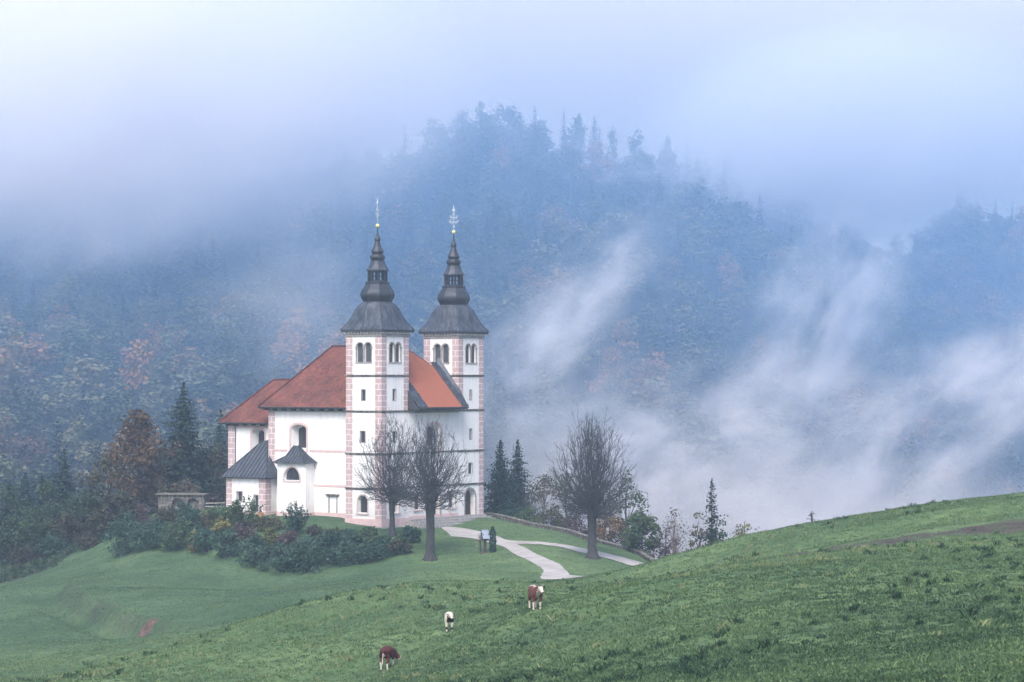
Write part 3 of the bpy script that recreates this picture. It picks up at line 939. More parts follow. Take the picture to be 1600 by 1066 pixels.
for z in (9.12, 4.72):
    mb = MB(); mb.box((TW + .16, -0.1, z), (TX - .16, 0.02, z + 0.16)); mb.build('string_course', M['ledge'], nave)
for lo_, hi_ in (((NV0 - 0.07, TW + .14, -1.2), (NV0 + .02, 12.32, 1.42)), ((NV0 - 0.07, 17.18, -1.2), (NV0 + .02, 18.6, 1.42)), ((TW + .14, -0.07, -1.2), (TX - .14, .02, 1.1))):
    mb = MB(); mb.box(lo_, hi_); mb.build('plinth', M['pink'], nave)

# roofs
def planar_uv(pts):
    p = [Vector(q) for q in pts]
    nrm = (p[1] - p[0]).cross(p[2] - p[0])
    if nrm.length < 1e-6: nrm = (p[2] - p[1]).cross(p[-1] - p[1])
    nrm.normalize()
    h = Vector((0, 0, 1)).cross(nrm)
    h = h.normalized() if h.length > 1e-4 else Vector((1, 0, 0))
    s = nrm.cross(h)
    return [(q.dot(h), q.dot(s)) for q in p]


def roof_poly(mb, pts, m=0): mb.poly(pts, planar_uv(pts), m)


ME, OV = FW / 2, 0.95
ev0, ev1, eu1 = NV0 - OV, NV1 + OV, NL + OV
ys, ya = 16.7, 5.2            # rear and front ends of the ridge
zf = ZE + 2.1                 # height where the front slope passes the front wall
F0 = -1.9
lx = lambda z: ev0 + (z - ZE) * (ME - ev0) / (ZR - ZE)
mb = MB()
xl, xr = lx(zf), FW - lx(zf)
roof_poly(mb, [(ev0, eu1, ZE), (ev0, 0.4, ZE), (xl, 0.4, zf + .45), (ME, ya, ZR), (ME, ys, ZR)])
roof_poly(mb, [(ev1, 0.4, ZE), (ev1, eu1, ZE), (ME, ys, ZR), (ME, ya, ZR), (xr, 0.4, zf + .45)])
roof_poly(mb, [(ev1, eu1, ZE), (ev0, eu1, ZE), (ME, ys, ZR)])
roof_poly(mb, [(TW - .15, F0, ZE), (16.05, F0, ZE), (16.05, 0.4, zf + .45), (xr, 0.4, zf + .45), (ME, ya, ZR), (xl, 0.4, zf + .45), (TW - .15, 0.4, zf + .45)])
nroof = mb.build('nave_roof', M['tile'], church)
mb = MB()                                                    # ridge and hip tiles
for a, b_ in (((ev0, eu1, ZE + .05), (ME, ys, ZR + .05)), ((ME, ys, ZR + .05), (ME, ya, ZR + .05)), ((ev1, 3.5, ZE + 3), (ME, ya, ZR + .05)), ((xl, 0.4, zf + .5), (ME, ya, ZR + .05))):
    A_, B_ = Vector(a), Vector(b_)
    n_ = max(2, int((B_ - A_).length / 0.45))
    pts = [A_.lerp(B_, i / n_) for i in range(n_ + 1)]
    mb.tube(pts, [0.13 + 0.02 * (i % 2) for i in range(n_ + 1)], 6)
mb.build('ridge_tiles', M['tile'], nroof)
mb = MB()                                                    # metal strips beside both towers, with standing seams
sl_ = (zf - ZE) / (-F0)
def fz(y, d=0.06): return ZE + (y - F0) * sl_ + d
for x0, x1, y1 in ((TW - .2, TW + 1.55, 4.0), (14.85, 16.15, 3.3)):
    roof_poly(mb, [(x0, F0 - .04, fz(F0 - .04)), (x1, F0 - .04, fz(F0 - .04)), (x1, y1, fz(y1)), (x0, y1, fz(y1))])
    for k in range(4):
        x = x0 + (x1 - x0) * k / 3
        mb.bar((x, F0 - .04, fz(F0 - .04) + .05), (x, y1, fz(y1) + .05), 0.07, 0.1)
mb.poly([(16.15, F0 - .04, fz(F0 - .04)), (16.15, 3.3, fz(3.3)), (16.62, 3.3, fz(3.3) + .75), (16.62, 0.0, fz(0.0) + .35)])
mb.poly([(16.15, F0 - .04, fz(F0 - .04)), (16.62, 0, fz(0) + .35), (16.62, 0, fz(0) - .6)])
mb.build('valley_flashing', M['metal'], nroof)
mb = MB()                                                    # eave boards, rafter feet, gutters
mb.box((ev0 - .02, TW + .02, ZE - 0.26), (NV0 + .02, eu1 + .02, ZE - 0.06)); mb.box((ev0 - .1, TW + .02, ZE - 0.16), (ev0 - .02, eu1 + .08, ZE - 0.01))
mb.box((TW - .15, F0, ZE - .3), (16.05, -.01, ZE - .06)); mb.box((TW - .2, F0 - .1, ZE - .2), (16.15, F0, ZE - .01))
mb.poly([(TW - .16, F0, ZE - .3), (TW - .16, -.005, ZE - .3), (TW - .16, -.005, zf)])
mb.poly([(TW - .14, F0, ZE - .3), (TW - .14, -.005, zf), (TW - .14, -.005, ZE - .3)])
for y in np.arange(TW + .6, NL + .6, 1.55): mb.box((ev0 + .15, y, ZE - .46), (NV0 + .01, y + .2, ZE - .26))
mb.build('nave_eave', M['eave'], nroof)
mb = MB(); mb.box((NV0 - .12, TW + .02, ZE - .62), (NV0 + .02, NL + .1, ZE - .47)); mb.build('nave_cornice', M['stone'], nroof)
mb = MB(); mb.box((TW + .14, -.12, ZE - .75), (TX + .0, .02, ZE - .3)); mb.build('front_cornice', M['stone'], nroof)

M['slate_cross'] = m_noise('dull_iron', [(0.3, (0.16, 0.19, 0.24)), (0.7, (0.24, 0.27, 0.33))], 3, .6, bstr=0)
# chancel
mb = MB()
cleft = Face('x', CV0, 1); cback = Face('y', CL, -1); cright = Face('x', CV1, -1)
lp_c = arch_loop(22.45, 24.65, 8.4, 11.45, 12.0, 10)
wall(mb, cleft, rect_loop(NL, CL, -1.2, 12.9), [(lp_c, 1.1, 0.28)])
wall(mb, cback, rect_loop(CV0, CV1, -1.2, 12.9)); wall(mb, cright, rect_loop(NL, CL, -1.2, 12.9))
chancel = mb.build('chancel', M['plaster'], church)
window(chancel, cleft, lp_c, 1.1, 0.28, 0.27, 0.04, [M['glass'], M['pink'], M['wood']], (3, 6))
quoin(chancel, CV0, CL, 0.4, 12.6, 1.1, 1, -1); quoin(chancel, CV1, CL, 0.4, 12.6, 1.1, -1, -1)
mb = MB(); mb.tube([(CV0 - .1, CL - .95, 12.6), (CV0 - .12, CL - 1.3, 12.1), (CV0 - .12, CL - 1.3, 6)], [0.06] * 3, 6); mb.build('downpipe', M['metal_dark'], chancel)
mb = MB()
ce0, ce1, cey, cz, czr = CV0 - .85, CV1 + .85, CL + .95, 12.85, 18.45
roof_poly(mb, [(ce0, cey, cz), (ce0, NL, cz), (ME, NL, czr), (ME, 26.8, czr)])
roof_poly(mb, [(ce1, NL, cz), (ce1, cey, cz), (ME, 26.8, czr), (ME, NL, czr)])
roof_poly(mb, [(ce1, cey, cz), (ce0, cey, cz), (ME, 26.8, czr)])
croof = mb.build('chancel_roof', M['tile'], church)
mb = MB()
for a, b_ in (((ce0, cey, cz + .05), (ME, 26.8, czr + .05)), ((ME, 26.8, czr + .05), (ME, NL - 3, czr + .05))):
    A_, B_ = Vector(a), Vector(b_); n_ = int((B_ - A_).length / 0.45)
    mb.tube([A_.lerp(B_, i / n_) for i in range(n_ + 1)], [0.13 + 0.02 * (i % 2) for i in range(n_ + 1)], 6)
mb.build('ridge_tiles', M['tile'], croof)
mb = MB(); mb.box((ce0 - .02, NL + .02, cz - .26), (CV0 + .02, cey + .02, cz - .06)); mb.box((ce0 - .1, NL + .02, cz - .16), (ce0 - .02, cey + .1, cz - .01)); mb.box((ce0, CL + .01, cz - .26), (ce1, cey + .02, cz - .06))
for y in np.arange(NL + .9, CL, 1.5): mb.box((ce0 + .15, y, cz - .44), (CV0 + .01, y + .2, cz - .26))
mb.build('chancel_eave', M['eave'], croof)
mb = MB(); mb.box((CV0 - .04, NL + .02, 12.1), (CV0 + .02, CL - 1.12, 12.42)); mb.build('pink_band', M['pink'], chancel)
mb = MB(); mb.bar((ME, 26.75, czr), (ME, 26.75, 20.2), .06); mb.bar((ME - .3, 27.1, 19.75), (ME + .3, 26.4, 19.75), .06)
for i in range(4):
    a = math.pi / 2 * i
mb.tube([(ME + .28 * math.cos(math.pi * i / 5) * .82, 26.75 - .28 * math.cos(math.pi * i / 5) * .57 * -1, 19.75 + .28 * math.sin(math.pi * i / 5)) for i in range(11)], [.03] * 11, 4)
mb.build('roof_cross', M['slate_cross'], croof)


def seamed_roof(name, polys, step=0.62):
    """sheet metal roof with standing seams running up the slope"""
    mb = MB()
    for pts in polys:
        roof_poly(mb, pts)
        p = [Vector(q) for q in pts]
        nrm = (p[1] - p[0]).cross(p[2] - p[0]).normalized()
        if nrm.z < 0: nrm = -nrm
        h = Vector((0, 0, 1)).cross(nrm).normalized(); s = nrm.cross(h).normalized()
        if s.z < 0: s = -s
        uv = [(q.dot(h), q.dot(s)) for q in p]
        o3 = p[0] - h * uv[0][0] - s * uv[0][1]
        a0 = min(u for u, _ in uv); a1 = max(u for u, _ in uv)
        a = a0 + step * .5
        while a < a1:
            hits = []
            for i in range(len(uv)):
                (x0, y0), (x1, y1) = uv[i], uv[(i + 1) % len(uv)]
                if (x0 - a) * (x1 - a) < 0: hits.append(y0 + (y1 - y0) * (a - x0) / (x1 - x0))
            if len(hits) >= 2 and max(hits) - min(hits) > .2:
                q0 = o3 + h * a + s * min(hits) + nrm * .03; q1 = o3 + h * a + s * max(hits) + nrm * .03
                mb.bar(q0, q1, .05, .09, 1, nrm)
            a += step
        for i in range(len(p)):
            q0, q1 = p[i], p[(i + 1) % len(p)]
            if abs(q0.z - q1.z) > .3: mb.bar(q0 + nrm * .02, q1 + nrm * .02, .09, .12, 1, nrm)
    return mb.build(name, [M['metal_roof'], M['metal_dark']], church)


M['metal_roof'] = m_noise('grey_sheet_roof', [(0.3, (0.05, 0.06, 0.075)), (0.7, (0.095, 0.108, 0.125))], 0.9, 0.5, metal=0.15, bstr=0.03)
# sacristy
SV, SU0, SU1, SZ = -0.3, 18.7, 25.3, 5.75
mb = MB()
sleft = Face('x', SV, 1); sright = Face('y', SU0, 1); sback = Face('y', SU1, -1)
lp_s = rect_loop(22.68, 23.5, 2.65, 3.85); lp_t = rect_loop(19.9, 20.6, 1.2, 3.45)
wall(mb, sleft, rect_loop(SU0, SU1, -1.2, SZ), [(lp_s, .35, 0), (lp_t, .35, 0)])
wall(mb, sright, rect_loop(SV, CV0, -1.2, SZ)); wall(mb, sback, rect_loop(SV, CV0, -1.2, SZ))
sac = mb.build('sacristy', M['plaster'], church)
window(sac, sleft, lp_s, .35, 0, .14, .03, [M['glass'], M['stone'], M['wood']], (2, 3))
window(sac, sleft, lp_t, .35, 0, .14, .03, [M['glass'], M['stone'], M['wood']], (1, 1), name='door', skip_bottom=True)
quoin(sac, SV, SU1, 1.3, SZ, .95, 1, -1); quoin(sac, SV, SU0, 1.3, SZ, 1.1, 1, 1)
mb = MB(); mb.box((SV - .08, SU0 - .08, -1.2), (SV + .02, SU1 + .08, 1.35)); mb.box((SV + .02, SU0 - .08, -1.2), (NV0, SU0 + .02, 1.35)); mb.build('plinth', M['pink'], sac)
mb = MB(); mb.box((SV - .3, SU0 - .3, SZ - .1), (CV0, SU1 + .3, SZ)); mb.build('sacristy_eave', M['eave'], sac)
a0, a1, b0, b1 = SV - .6, CV0 + .02, SU0 - .65, SU1 + .65
seamed_roof('sacristy_roof', [[(a0, b1, SZ), (a0, b0, SZ), (CV0 - .02, 21.85, 10.5), (CV0 - .02, 22.65, 10.5)],
                              [(a0, b0, SZ), (NV0, b0, SZ), (NV0, 19.75, 8.3), (CV0 - .02, 21.85, 10.5)],
                              [(CV0 - .02, b1, SZ), (a0, b1, SZ), (CV0 - .02, 22.65, 10.5)]])
mb = MB(); mb.tube([(NV0 - .1, SU0 - .65, SZ - .1), (NV0 - .12, SU0 - .75, SZ - .5), (NV0 - .12, SU0 - .75, .6)], [.07] * 3, 6); mb.build('downpipe', M['metal_dark'], sac)
# side chapel bay
BV, BU0, BU1, BZ = 0.2, 12.4, 17.1, 7.75
mb = MB()
bleft = Face('x', BV, 1); bright = Face('y', BU0, 1); bback = Face('y', BU1, -1)
lp_b = arch_loop(13.4, 15.95, 5.5, 5.85, 7.22, 14)
wall(mb, bleft, rect_loop(BU0, BU1, -1.2, BZ), [(lp_b, .4, .06)])
wall(mb, bright, rect_loop(BV, NV0, -1.2, BZ)); wall(mb, bback, rect_loop(BV, NV0, -1.2, BZ))
bay = mb.build('side_chapel', M['plaster'], church)
window(bay, bleft, lp_b, .4, .06, .24, .05, [M['glass'], M['frame'], M['wood']], (4, 1))
mb = MB(); mb.box((BV - .07, BU0 - .07, -1.2), (BV + .02, BU1 + .07, 1.4)); mb.box((BV + .02, BU0 - .07, -1.2), (NV0, BU0 + .02, 1.4)); mb.box((BV + .02, BU1 - .02, -1.2), (NV0, BU1 + .07, 1.4)); mb.build('plinth', M['pink'], bay)
mb = MB(); mb.box((BV - .2, BU0 - .2, BZ - .12), (NV0, BU1 + .2, BZ)); mb.build('chapel_eave', M['plaster'], bay)
a0, b0, b1 = BV - .5, BU0 - .5, BU1 + .5
zt1, am = BZ + .85, 0.75
seamed_roof('side_chapel_roof', [[(a0, b1, BZ), (a0, b0, BZ), (am, 13.55, zt1), (am, 16.15, zt1)], [(am, 16.15, zt1), (am, 13.55, zt1), (NV0 - .02, 15.0, 9.95), (NV0 - .02, 15.75, 9.95)],
                                 [(a0, b0, BZ), (NV0 - .02, b0, BZ), (NV0 - .02, 13.3, zt1), (am, 13.55, zt1)], [(am, 13.55, zt1), (NV0 - .02, 13.3, zt1), (NV0 - .02, 15.0, 9.95)],
                                 [(NV0 - .02, b1, BZ), (a0, b1, BZ), (am, 16.15, zt1), (NV0 - .02, 16.4, zt1)], [(NV0 - .02, 16.4, zt1), (am, 16.15, zt1), (NV0 - .02, 15.75, 9.95)]], .5)
# stone steps in front of the entrance
mb = MB()
for k, (d, z) in enumerate(((2.9, -.05), (2.25, .22), (1.6, .49), (0.95, .74))):
    mb.box((TW - 1.0 + .2 * k, -d, -1.5), (FW - .1 - .15 * k, -.14, z))
mb.build('front_steps', M['stone'], church)
mb = MB(); mb.box((-.9, -1.1, -1.4), (TW - 1.1, -.15, -.02)); mb.box((-1.2, -.15, -1.4), (-.15, TW + .3, .02)); mb.build('paved_margin', M['gravel'], church)

# ------------------------------------------------------------------ small structures round the church
# stone boundary wall with a coping, running down right of the church
WP = [(741, 805, 336), (790, 812, 331), (840, 822, 324), (890, 834, 317), (940, 849, 309), (985, 863, 302), (1020, 877, 296)]
wpts = [Vector((P(a, b, d).x, d, 0)) for a, b, d in WP]
fine = []
for i in range(len(wpts) - 1):
    for k in range(8): fine.append(wpts[i].lerp(wpts[i + 1], k / 8))
fine.append(wpts[-1])
wt = empty('stone_wall', (fine[0].x, fine[0].y, gh(fine[0].x, fine[0].y)), 0, 'low mossy stone wall with coping running downhill from the church corner', 'wall')
mb, mc = MB(), MB()
o_ = wt.location
for i in range(len(fine) - 1):
    a, b_ = fine[i], fine[i + 1]
    za, zb_ = gh(a.x, a.y), gh(b_.x, b_.y)
    nrm = Vector((-(b_ - a).y, (b_ - a).x, 0)).normalized()
    for mm, wd, zl, zh_ in ((mb, .26, -.6, .50), (mc, .33, .50, .62)):
        q = [a - nrm * wd, a + nrm * wd, b_ + nrm * wd, b_ - nrm * wd]
        lo = [Vector((p.x, p.y, z + zl)) - o_ for p, z in zip(q, (za, za, zb_, zb_))]
        hi = [Vector((p.x, p.y, z + zh_)) - o_ for p, z in zip(q, (za, za, zb_, zb_))]
        mm.mesh(lo + hi, [(0, 3, 7, 4), (1, 5, 6, 2), (4, 7, 6, 5), (0, 4, 5, 1), (3, 2, 6, 7)])
M['rubble'] = m_noise('rubble_stone', [(0.25, (0.03, 0.03, 0.03)), (0.5, (0.10, 0.095, 0.09)), (0.72, (0.30, 0.285, 0.27))], 2.6, 0.95, detail=8, bstr=0.8, bdist=0.1)
mb.build('wall_stones', M['rubble'], wt); mc.build('coping', M['ledge'], wt)

# old stone niche wall left of the sacristy
rp0, rp1 = P(247, 795, 347), P(319, 795, 345)
rw = empty('niche_wall', Vector((rp0.x, rp0.y, gh(rp0.x, rp0.y))), math.atan2(rp1.y - rp0.y, rp1.x - rp0.x), 'old rubble wall with two blind arches under a slab roof left of the church', 'wall')
mb = MB()
wl = (rp1 - rp0).length
fw = Face('y', 0.0, 1)
a1_, a2_ = arch_loop(2.1, 3.9, -.6, 1.35, 2.05), arch_loop(4.4, 6.0, -.6, 1.35, 2.05)
wall(mb, fw, rect_loop(0, wl, -1.5, 2.45), [(a1_, .5, 0), (a2_, .5, 0)])
for lp in (a1_, a2_):
    for t in tessellate_polygon([[Vector((p[0], p[1], 0)) for p in lp]]): mb.poly([fw.p(*lp[i], .5) for i in t])
mb.box((0, .9, -1.5), (wl, 1.0, 2.45)); mb.box((0, .01, -1.5), (.1, .9, 2.45)); mb.box((wl - .1, .01, -1.5), (wl, .9, 2.45))
mb.build('wall_stones', M['rubble'], rw)
mb = MB(); mb.mesh([(-.25, -.35, 2.46), (wl + .2, -.35, 2.5), (wl + .2, 1.1, 2.62), (-.25, 1.1, 2.58), (-.25, -.35, 2.60), (wl + .2, -.35, 2.64), (wl + .2, 1.1, 2.76), (-.25, 1.1, 2.72)],
                   [(0, 3, 2, 1), (4, 5, 6, 7), (0, 1, 5, 4), (1, 2, 6, 5), (2, 3, 7, 6), (3, 0, 4, 7)])
mb.build('slab_roof', M['ledge'], rw)
# wooden rail between the niche wall and the sacristy
fp0, fp1 = P(321, 791, 344), P(352, 791, 343)
fr = empty('rail_fence', Vector((fp0.x, fp0.y, gh(fp0.x, fp0.y))), 0, 'weathered wooden rail fence between the niche wall and the sacristy', 'fence')
dv = fp1 - fp0; dv.z = gh(fp1.x, fp1.y) - gh(fp0.x, fp0.y)
for k in range(3):
    q = dv * (k / 2); mb = MB(); mb.box((q.x - .07, q.y - .07, q.z - .3), (q.x + .07, q.y + .07, q.z + 1.05)); mb.build('post', M['wood'], fr)
for z in (.5, .95):
    mb = MB(); mb.bar(Vector((0, -.1, z)), dv + Vector((0, -.1, z)), .06, .13); mb.build('rail', M['stone'], fr)
# orange planter by the sacristy corner
pl = ch(-.95, 18.95, .75)
pl.z = gh(pl.x, pl.y)
po = empty('planter', pl, CA, 'small orange planter standing at the corner of the sacristy', 'planter')
M['orange'] = m_noise('orange_clay', [(0.3, (0.42, 0.20, 0.05)), (0.7, (0.55, 0.30, 0.09))], 3, .8, bstr=0)
mb = MB()
for k in range(12):
    a, a2 = 2 * math.pi * k / 12, 2 * math.pi * (k + 1) / 12
    for (r0, z0), (r1, z1) in (((.24, -.05), (.34, .42)), ((.38, .42), (.38, .52)), ((.38, .52), (.30, .52)), ((.30, .52), (.28, .4)), ((.34, .42), (.38, .42))):
        mb.poly([(r0 * math.cos(a), r0 * math.sin(a), z0), (r0 * math.cos(a2), r0 * math.sin(a2), z0), (r1 * math.cos(a2), r1 * math.sin(a2), z1), (r1 * math.cos(a), r1 * math.sin(a), z1)])
mb.poly([(.28 * math.cos(2 * math.pi * k / 12), .28 * math.sin(2 * math.pi * k / 12), .42) for k in range(12)], m=1)
mb.build('bowl', [M['orange'], M['soil']], po)

# wayside shrine
sp_ = on_ground(758, 293)
sh = empty('wayside_shrine', sp_, R(18), 'small wayside shrine on a dark post beside the clipped column shrub', 'shrine')
mb = MB(); mb.box((-.13, -.13, -.2), (.13, .13, 1.55)); mb.box((-.2, -.2, -.1), (.2, .2, .12)); mb.build('post', M['wood'], sh)
mb = MB(); mb.box((-.36, .02, 1.5), (.36, .36, 2.3)); mb.box((-.36, -.3, 1.5), (-.3, .02, 2.3)); mb.box((.3, -.3, 1.5), (.36, .02, 2.3)); mb.box((-.36, -.3, 1.44), (.36, .36, 1.5)); mb.build('case', M['wood'], sh)
M['slate'] = m_noise('blue_grey_sheet', [(0.3, (0.20, 0.24, 0.33)), (0.7, (0.28, 0.33, 0.43))], 2, .5, bstr=0)
mb = MB()
mb.mesh([(-.42, -.46, 1.66), (.42, -.46, 1.66), (.42, .06, 2.62), (-.42, .06, 2.62), (-.42, -.43, 1.72), (-.42, -.5, 1.70), (.42, -.5, 1.70), (.42, .06, 2.70), (-.42, .06, 2.70)],
        [(0, 3, 2, 1), (5, 6, 7, 8), (0, 1, 6, 5), (1, 2, 7, 6), (2, 3, 8, 7), (3, 0, 5, 8)])
mb.mesh([(-.42, .06, 2.70), (.42, .06, 2.70), (.42, .5, 2.2), (-.42, .5, 2.2), (-.42, .06, 2.62), (.42, .06, 2.62), (.42, .5, 2.12), (-.42, .5, 2.12)], [(0, 1, 2, 3), (7, 6, 5, 4), (3, 2, 6, 7), (1, 5, 6, 2), (0, 3, 7, 4)])
mb.build('shrine_roof', M['slate'], sh)
mb = MB(); mb.box((-.55, -.5, -.2), (1.35, .5, .05)); kb = mb.build('flower_bed', M['soil'], sh)

# scrap of bare red earth on the left meadow
def patch(name, label, px, py, w, d, mat, D0=235.0, hgt=0.25, seed=1):
    c = hit(px, py, D0)
    n = 40
    xs = np.linspace(-1.7, 1.7, n); X, Y = np.meshgrid(xs, xs)
    rr = np.sqrt(X ** 2 + Y ** 2) + 0.7 * fbm(X * 1.7 + seed, Y * 1.7, seed, 3)
    wx = c.x + X * w; wy = c.y + Y * d
    z = ground(wx.ravel(), wy.ravel()).reshape(n, n) + hgt * np.clip(1 - rr, -0.4, 1) * (0.7 + 0.8 * fbm(X * 5, Y * 5, seed + 3, 3))
    ii = np.arange(n * n).reshape(n, n)
    q = np.stack([ii[:-1, :-1], ii[:-1, 1:], ii[1:, 1:], ii[1:, :-1]], -1).reshape(-1, 4)
    keep = (rr[:-1, :-1] < 1.1).ravel()
    return tag(np_mesh(name, np.stack([wx.ravel(), wy.ravel(), z.ravel()], 1), q[keep], mat, smooth=True), label, kind='structure')
patch('soil', 'bare red earth scar on the left meadow', 222, 991, 1.7, 1.0, M['soil'], 200.0, .45, 2)

# ------------------------------------------------------------------ plants
def leaf_arrays(pts, size, rng, aspect=1.0, normal=None, jitter=1.0):
    """one small four-cornered leaf clump per point, turned at random (or about a given normal)"""
    n = len(pts)
    nv = rng.normal(size=(n, 3))
    if normal is not None: nv = nv * jitter + normal
    nv /= np.linalg.norm(nv, axis=1)[:, None] + 1e-9
    t = np.cross(nv, rng.normal(size=(n, 3))); t /= np.linalg.norm(t, axis=1)[:, None] + 1e-9
    b = np.cross(nv, t)
    s = np.asarray(size).reshape(-1, 1) * np.ones((n, 1)) * 0.5
    k = rng.uniform(0.55, 1.0, (n, 1)) * aspect
    v = np.stack([pts - t * s, pts - b * s * k + nv * s * 0.25, pts + t * s, pts + b * s * k - nv * s * 0.15], 1).reshape(-1, 3)
    q = np.arange(n * 4).reshape(n, 4)
    return v, q


def crown_points(rng, h0, h1, rad, n, clusters=30, squash=1.0, top=0.75, fill=0.25):
    """leaf positions gathered in clumps inside an uneven egg-shaped crown; also returns the clump centres"""
    H = h1 - h0
    cen = []
    while len(cen) < clusters:
        p = rng.uniform(-1, 1, 3)
        r = np.linalg.norm(p)
        if r > 1 or r < 0.35: continue
        zz = (p[2] + 1) / 2
        wr = math.sin(math.pi * min(max(zz * 0.88 + 0.1, 0), 1) ** top) ** 0.7
        cen.append((p[0] * rad * wr, p[1] * rad * wr, h0 + zz * H))
    cen = np.array(cen)
    cr = rad * rng.uniform(0.22, 0.42, clusters)
    w = cr ** 2; w /= w.sum()
    k = rng.choice(clusters, n, p=w)
    d = rng.normal(size=(n, 3)); d /= np.linalg.norm(d, axis=1)[:, None]
    d *= rng.uniform(0.3, 1.0, (n, 1)) ** 0.6
    crown_points.out = d + np.array([0, 0, .55])
    d = d.copy(); d[:, 2] *= 0.8 * squash
    pts = cen[k] + d * cr[k][:, None]
    shade = rng.uniform(-0.18, 0.18, clusters)[k]
    return pts, cen, shade


def limbs(mb, rng, cen, h0, hgt, r0, lean=0.0, m=0):
    top = Vector((lean * hgt * .4, 0, hgt * 0.86))
    zs = np.linspace(0, 1, 8)
    wob = rng.normal(size=(8, 2)) * 0.012 * hgt
    pts = [Vector((top.x * z + wob[i][0] * z, wob[i][1] * z, -0.4 + (top.z + .4) * z)) for i, z in enumerate(zs)]
    rad = [r0 * (1.45 if i == 0 else 1) * (1 - 0.9 * z) + 0.02 for i, z in enumerate(zs)]
    mb.tube(pts, rad, 7, m)
    for c in cen:
        c = Vector(c)
        zb = min(max(h0 * 0.75, c.z * 0.62), top.z * 0.95)
        i = min(int((zb + .4) / (top.z + .4) * 7), 6)
        a = pts[i].lerp(pts[i + 1], max(0, min(1, ((zb + .4) / (top.z + .4) * 7) - i)))
        mid = a.lerp(c, 0.5) + Vector((0, 0, -0.06 * (c - a).length + .1))
        rr = max(0.025, r0 * (1 - zb / top.z) * 0.55)
        mb.tube([a, mid, c], [rr, rr * .6, rr * .2], 5, m)


def place(px, D, top_py, width_px):
    b = on_ground(px, D)
    return b, P(px, top_py, D).z - b.z, width_px / 2 * D / FPX


def broadleaf(px, D, top_py, width_px, mat, label, seed, name='broadleaf_tree', n=1800, leaf=0.42, base=0.3, group=None, bark=None, clusters=34, cat='tree', tl=0.5):
    rng = np.random.default_rng(seed)
    b, h, r = place(px, D, top_py, width_px)
    t = empty(name, b, rng.uniform(0, 6), label, cat, group)
    pts, cen, sh = crown_points(rng, h * base, h * 0.97, r, n, clusters)
    mb = MB(); limbs(mb, rng, cen, h * base, h, max(0.09, h * 0.016)); mb.build('trunk', bark or M['bark'], t, smooth=True)
    v, q = leaf_arrays(pts, rng.uniform(0.6, 1.3, n) * leaf, rng, 1.0, crown_points.out, .5)
    np_mesh('crown', v, q, M[mat], t, tint=np.clip(tl + sh + rng.normal(size=n) * 0.14, 0, 1))
    return t


def spruce_arrays(rng, h, r, levels=26, per=9, base=0.08, ragged=0.15, step=0.34, leaf=0.42):
    P_, S_, N_ = [], [], []
    for i in range(levels):
        f = i / (levels - 1)
        z = h * (base + (0.985 - base) * f)
        rr = r * (1 - f) ** 0.74 * (1 + rng.normal() * ragged) + 0.12
        nb = max(3, int(per * (1 - 0.5 * f)))
        a0 = rng.uniform(0, 6.28)
        for k in range(nb):
            a = a0 + 6.283 * k / nb + rng.normal() * 0.2
            L = rr * rng.uniform(0.7, 1.12)
            ns = max(2, int(L / step))
            for j in range(ns):
                u = (j + 0.6) / ns
                droop = -0.34 * L * u + 0.20 * L * u * u
                for side in ((-1, 0, 1) if u < .85 else (0,)):
                    w = side * 0.22 * L * (1 - u) + rng.normal() * 0.05
                    P_.append((math.cos(a) * L * u - math.sin(a) * w, math.sin(a) * L * u + math.cos(a) * w, z + droop - abs(side) * 0.12 + rng.normal() * (0.05 + .35 * ragged)))
                    S_.append(leaf * (1.15 - 0.45 * u) * rng.uniform(.75, 1.2) * (.62 + .38 * (1 - f) ** .6)); N_.append((0.15 * math.cos(a), 0.15 * math.sin(a), 1.0))
    return np.array(P_), np.array(S_), np.array(N_)


def spruce(px, D, top_py, width_px, label, seed, name='spruce_tree', group=None, mat='spruce', levels=28, ragged=0.15, per=9, base=0.06, tl=0.45, leaf=0.42):
    rng = np.random.default_rng(seed)
    b, h, r = place(px, D, top_py, width_px)
    t = empty(name, b, 0, label, 'tree', group)
    mb = MB(); mb.tube([(0, 0, -.4), (0, 0, h * .5), (0, 0, h)], [h * .016, h * .009, .02], 6); mb.build('trunk', M['bark'], t)
    pts, s, nn = spruce_arrays(rng, h, r, levels, per, base, ragged, leaf=leaf)
    v, q = leaf_arrays(pts, s, rng, 0.8, nn, 0.55)
    np_mesh('crown', v, q, M[mat], t, tint=np.clip(tl + rng.normal(size=len(pts)) * 0.2, 0, 1))
    return t


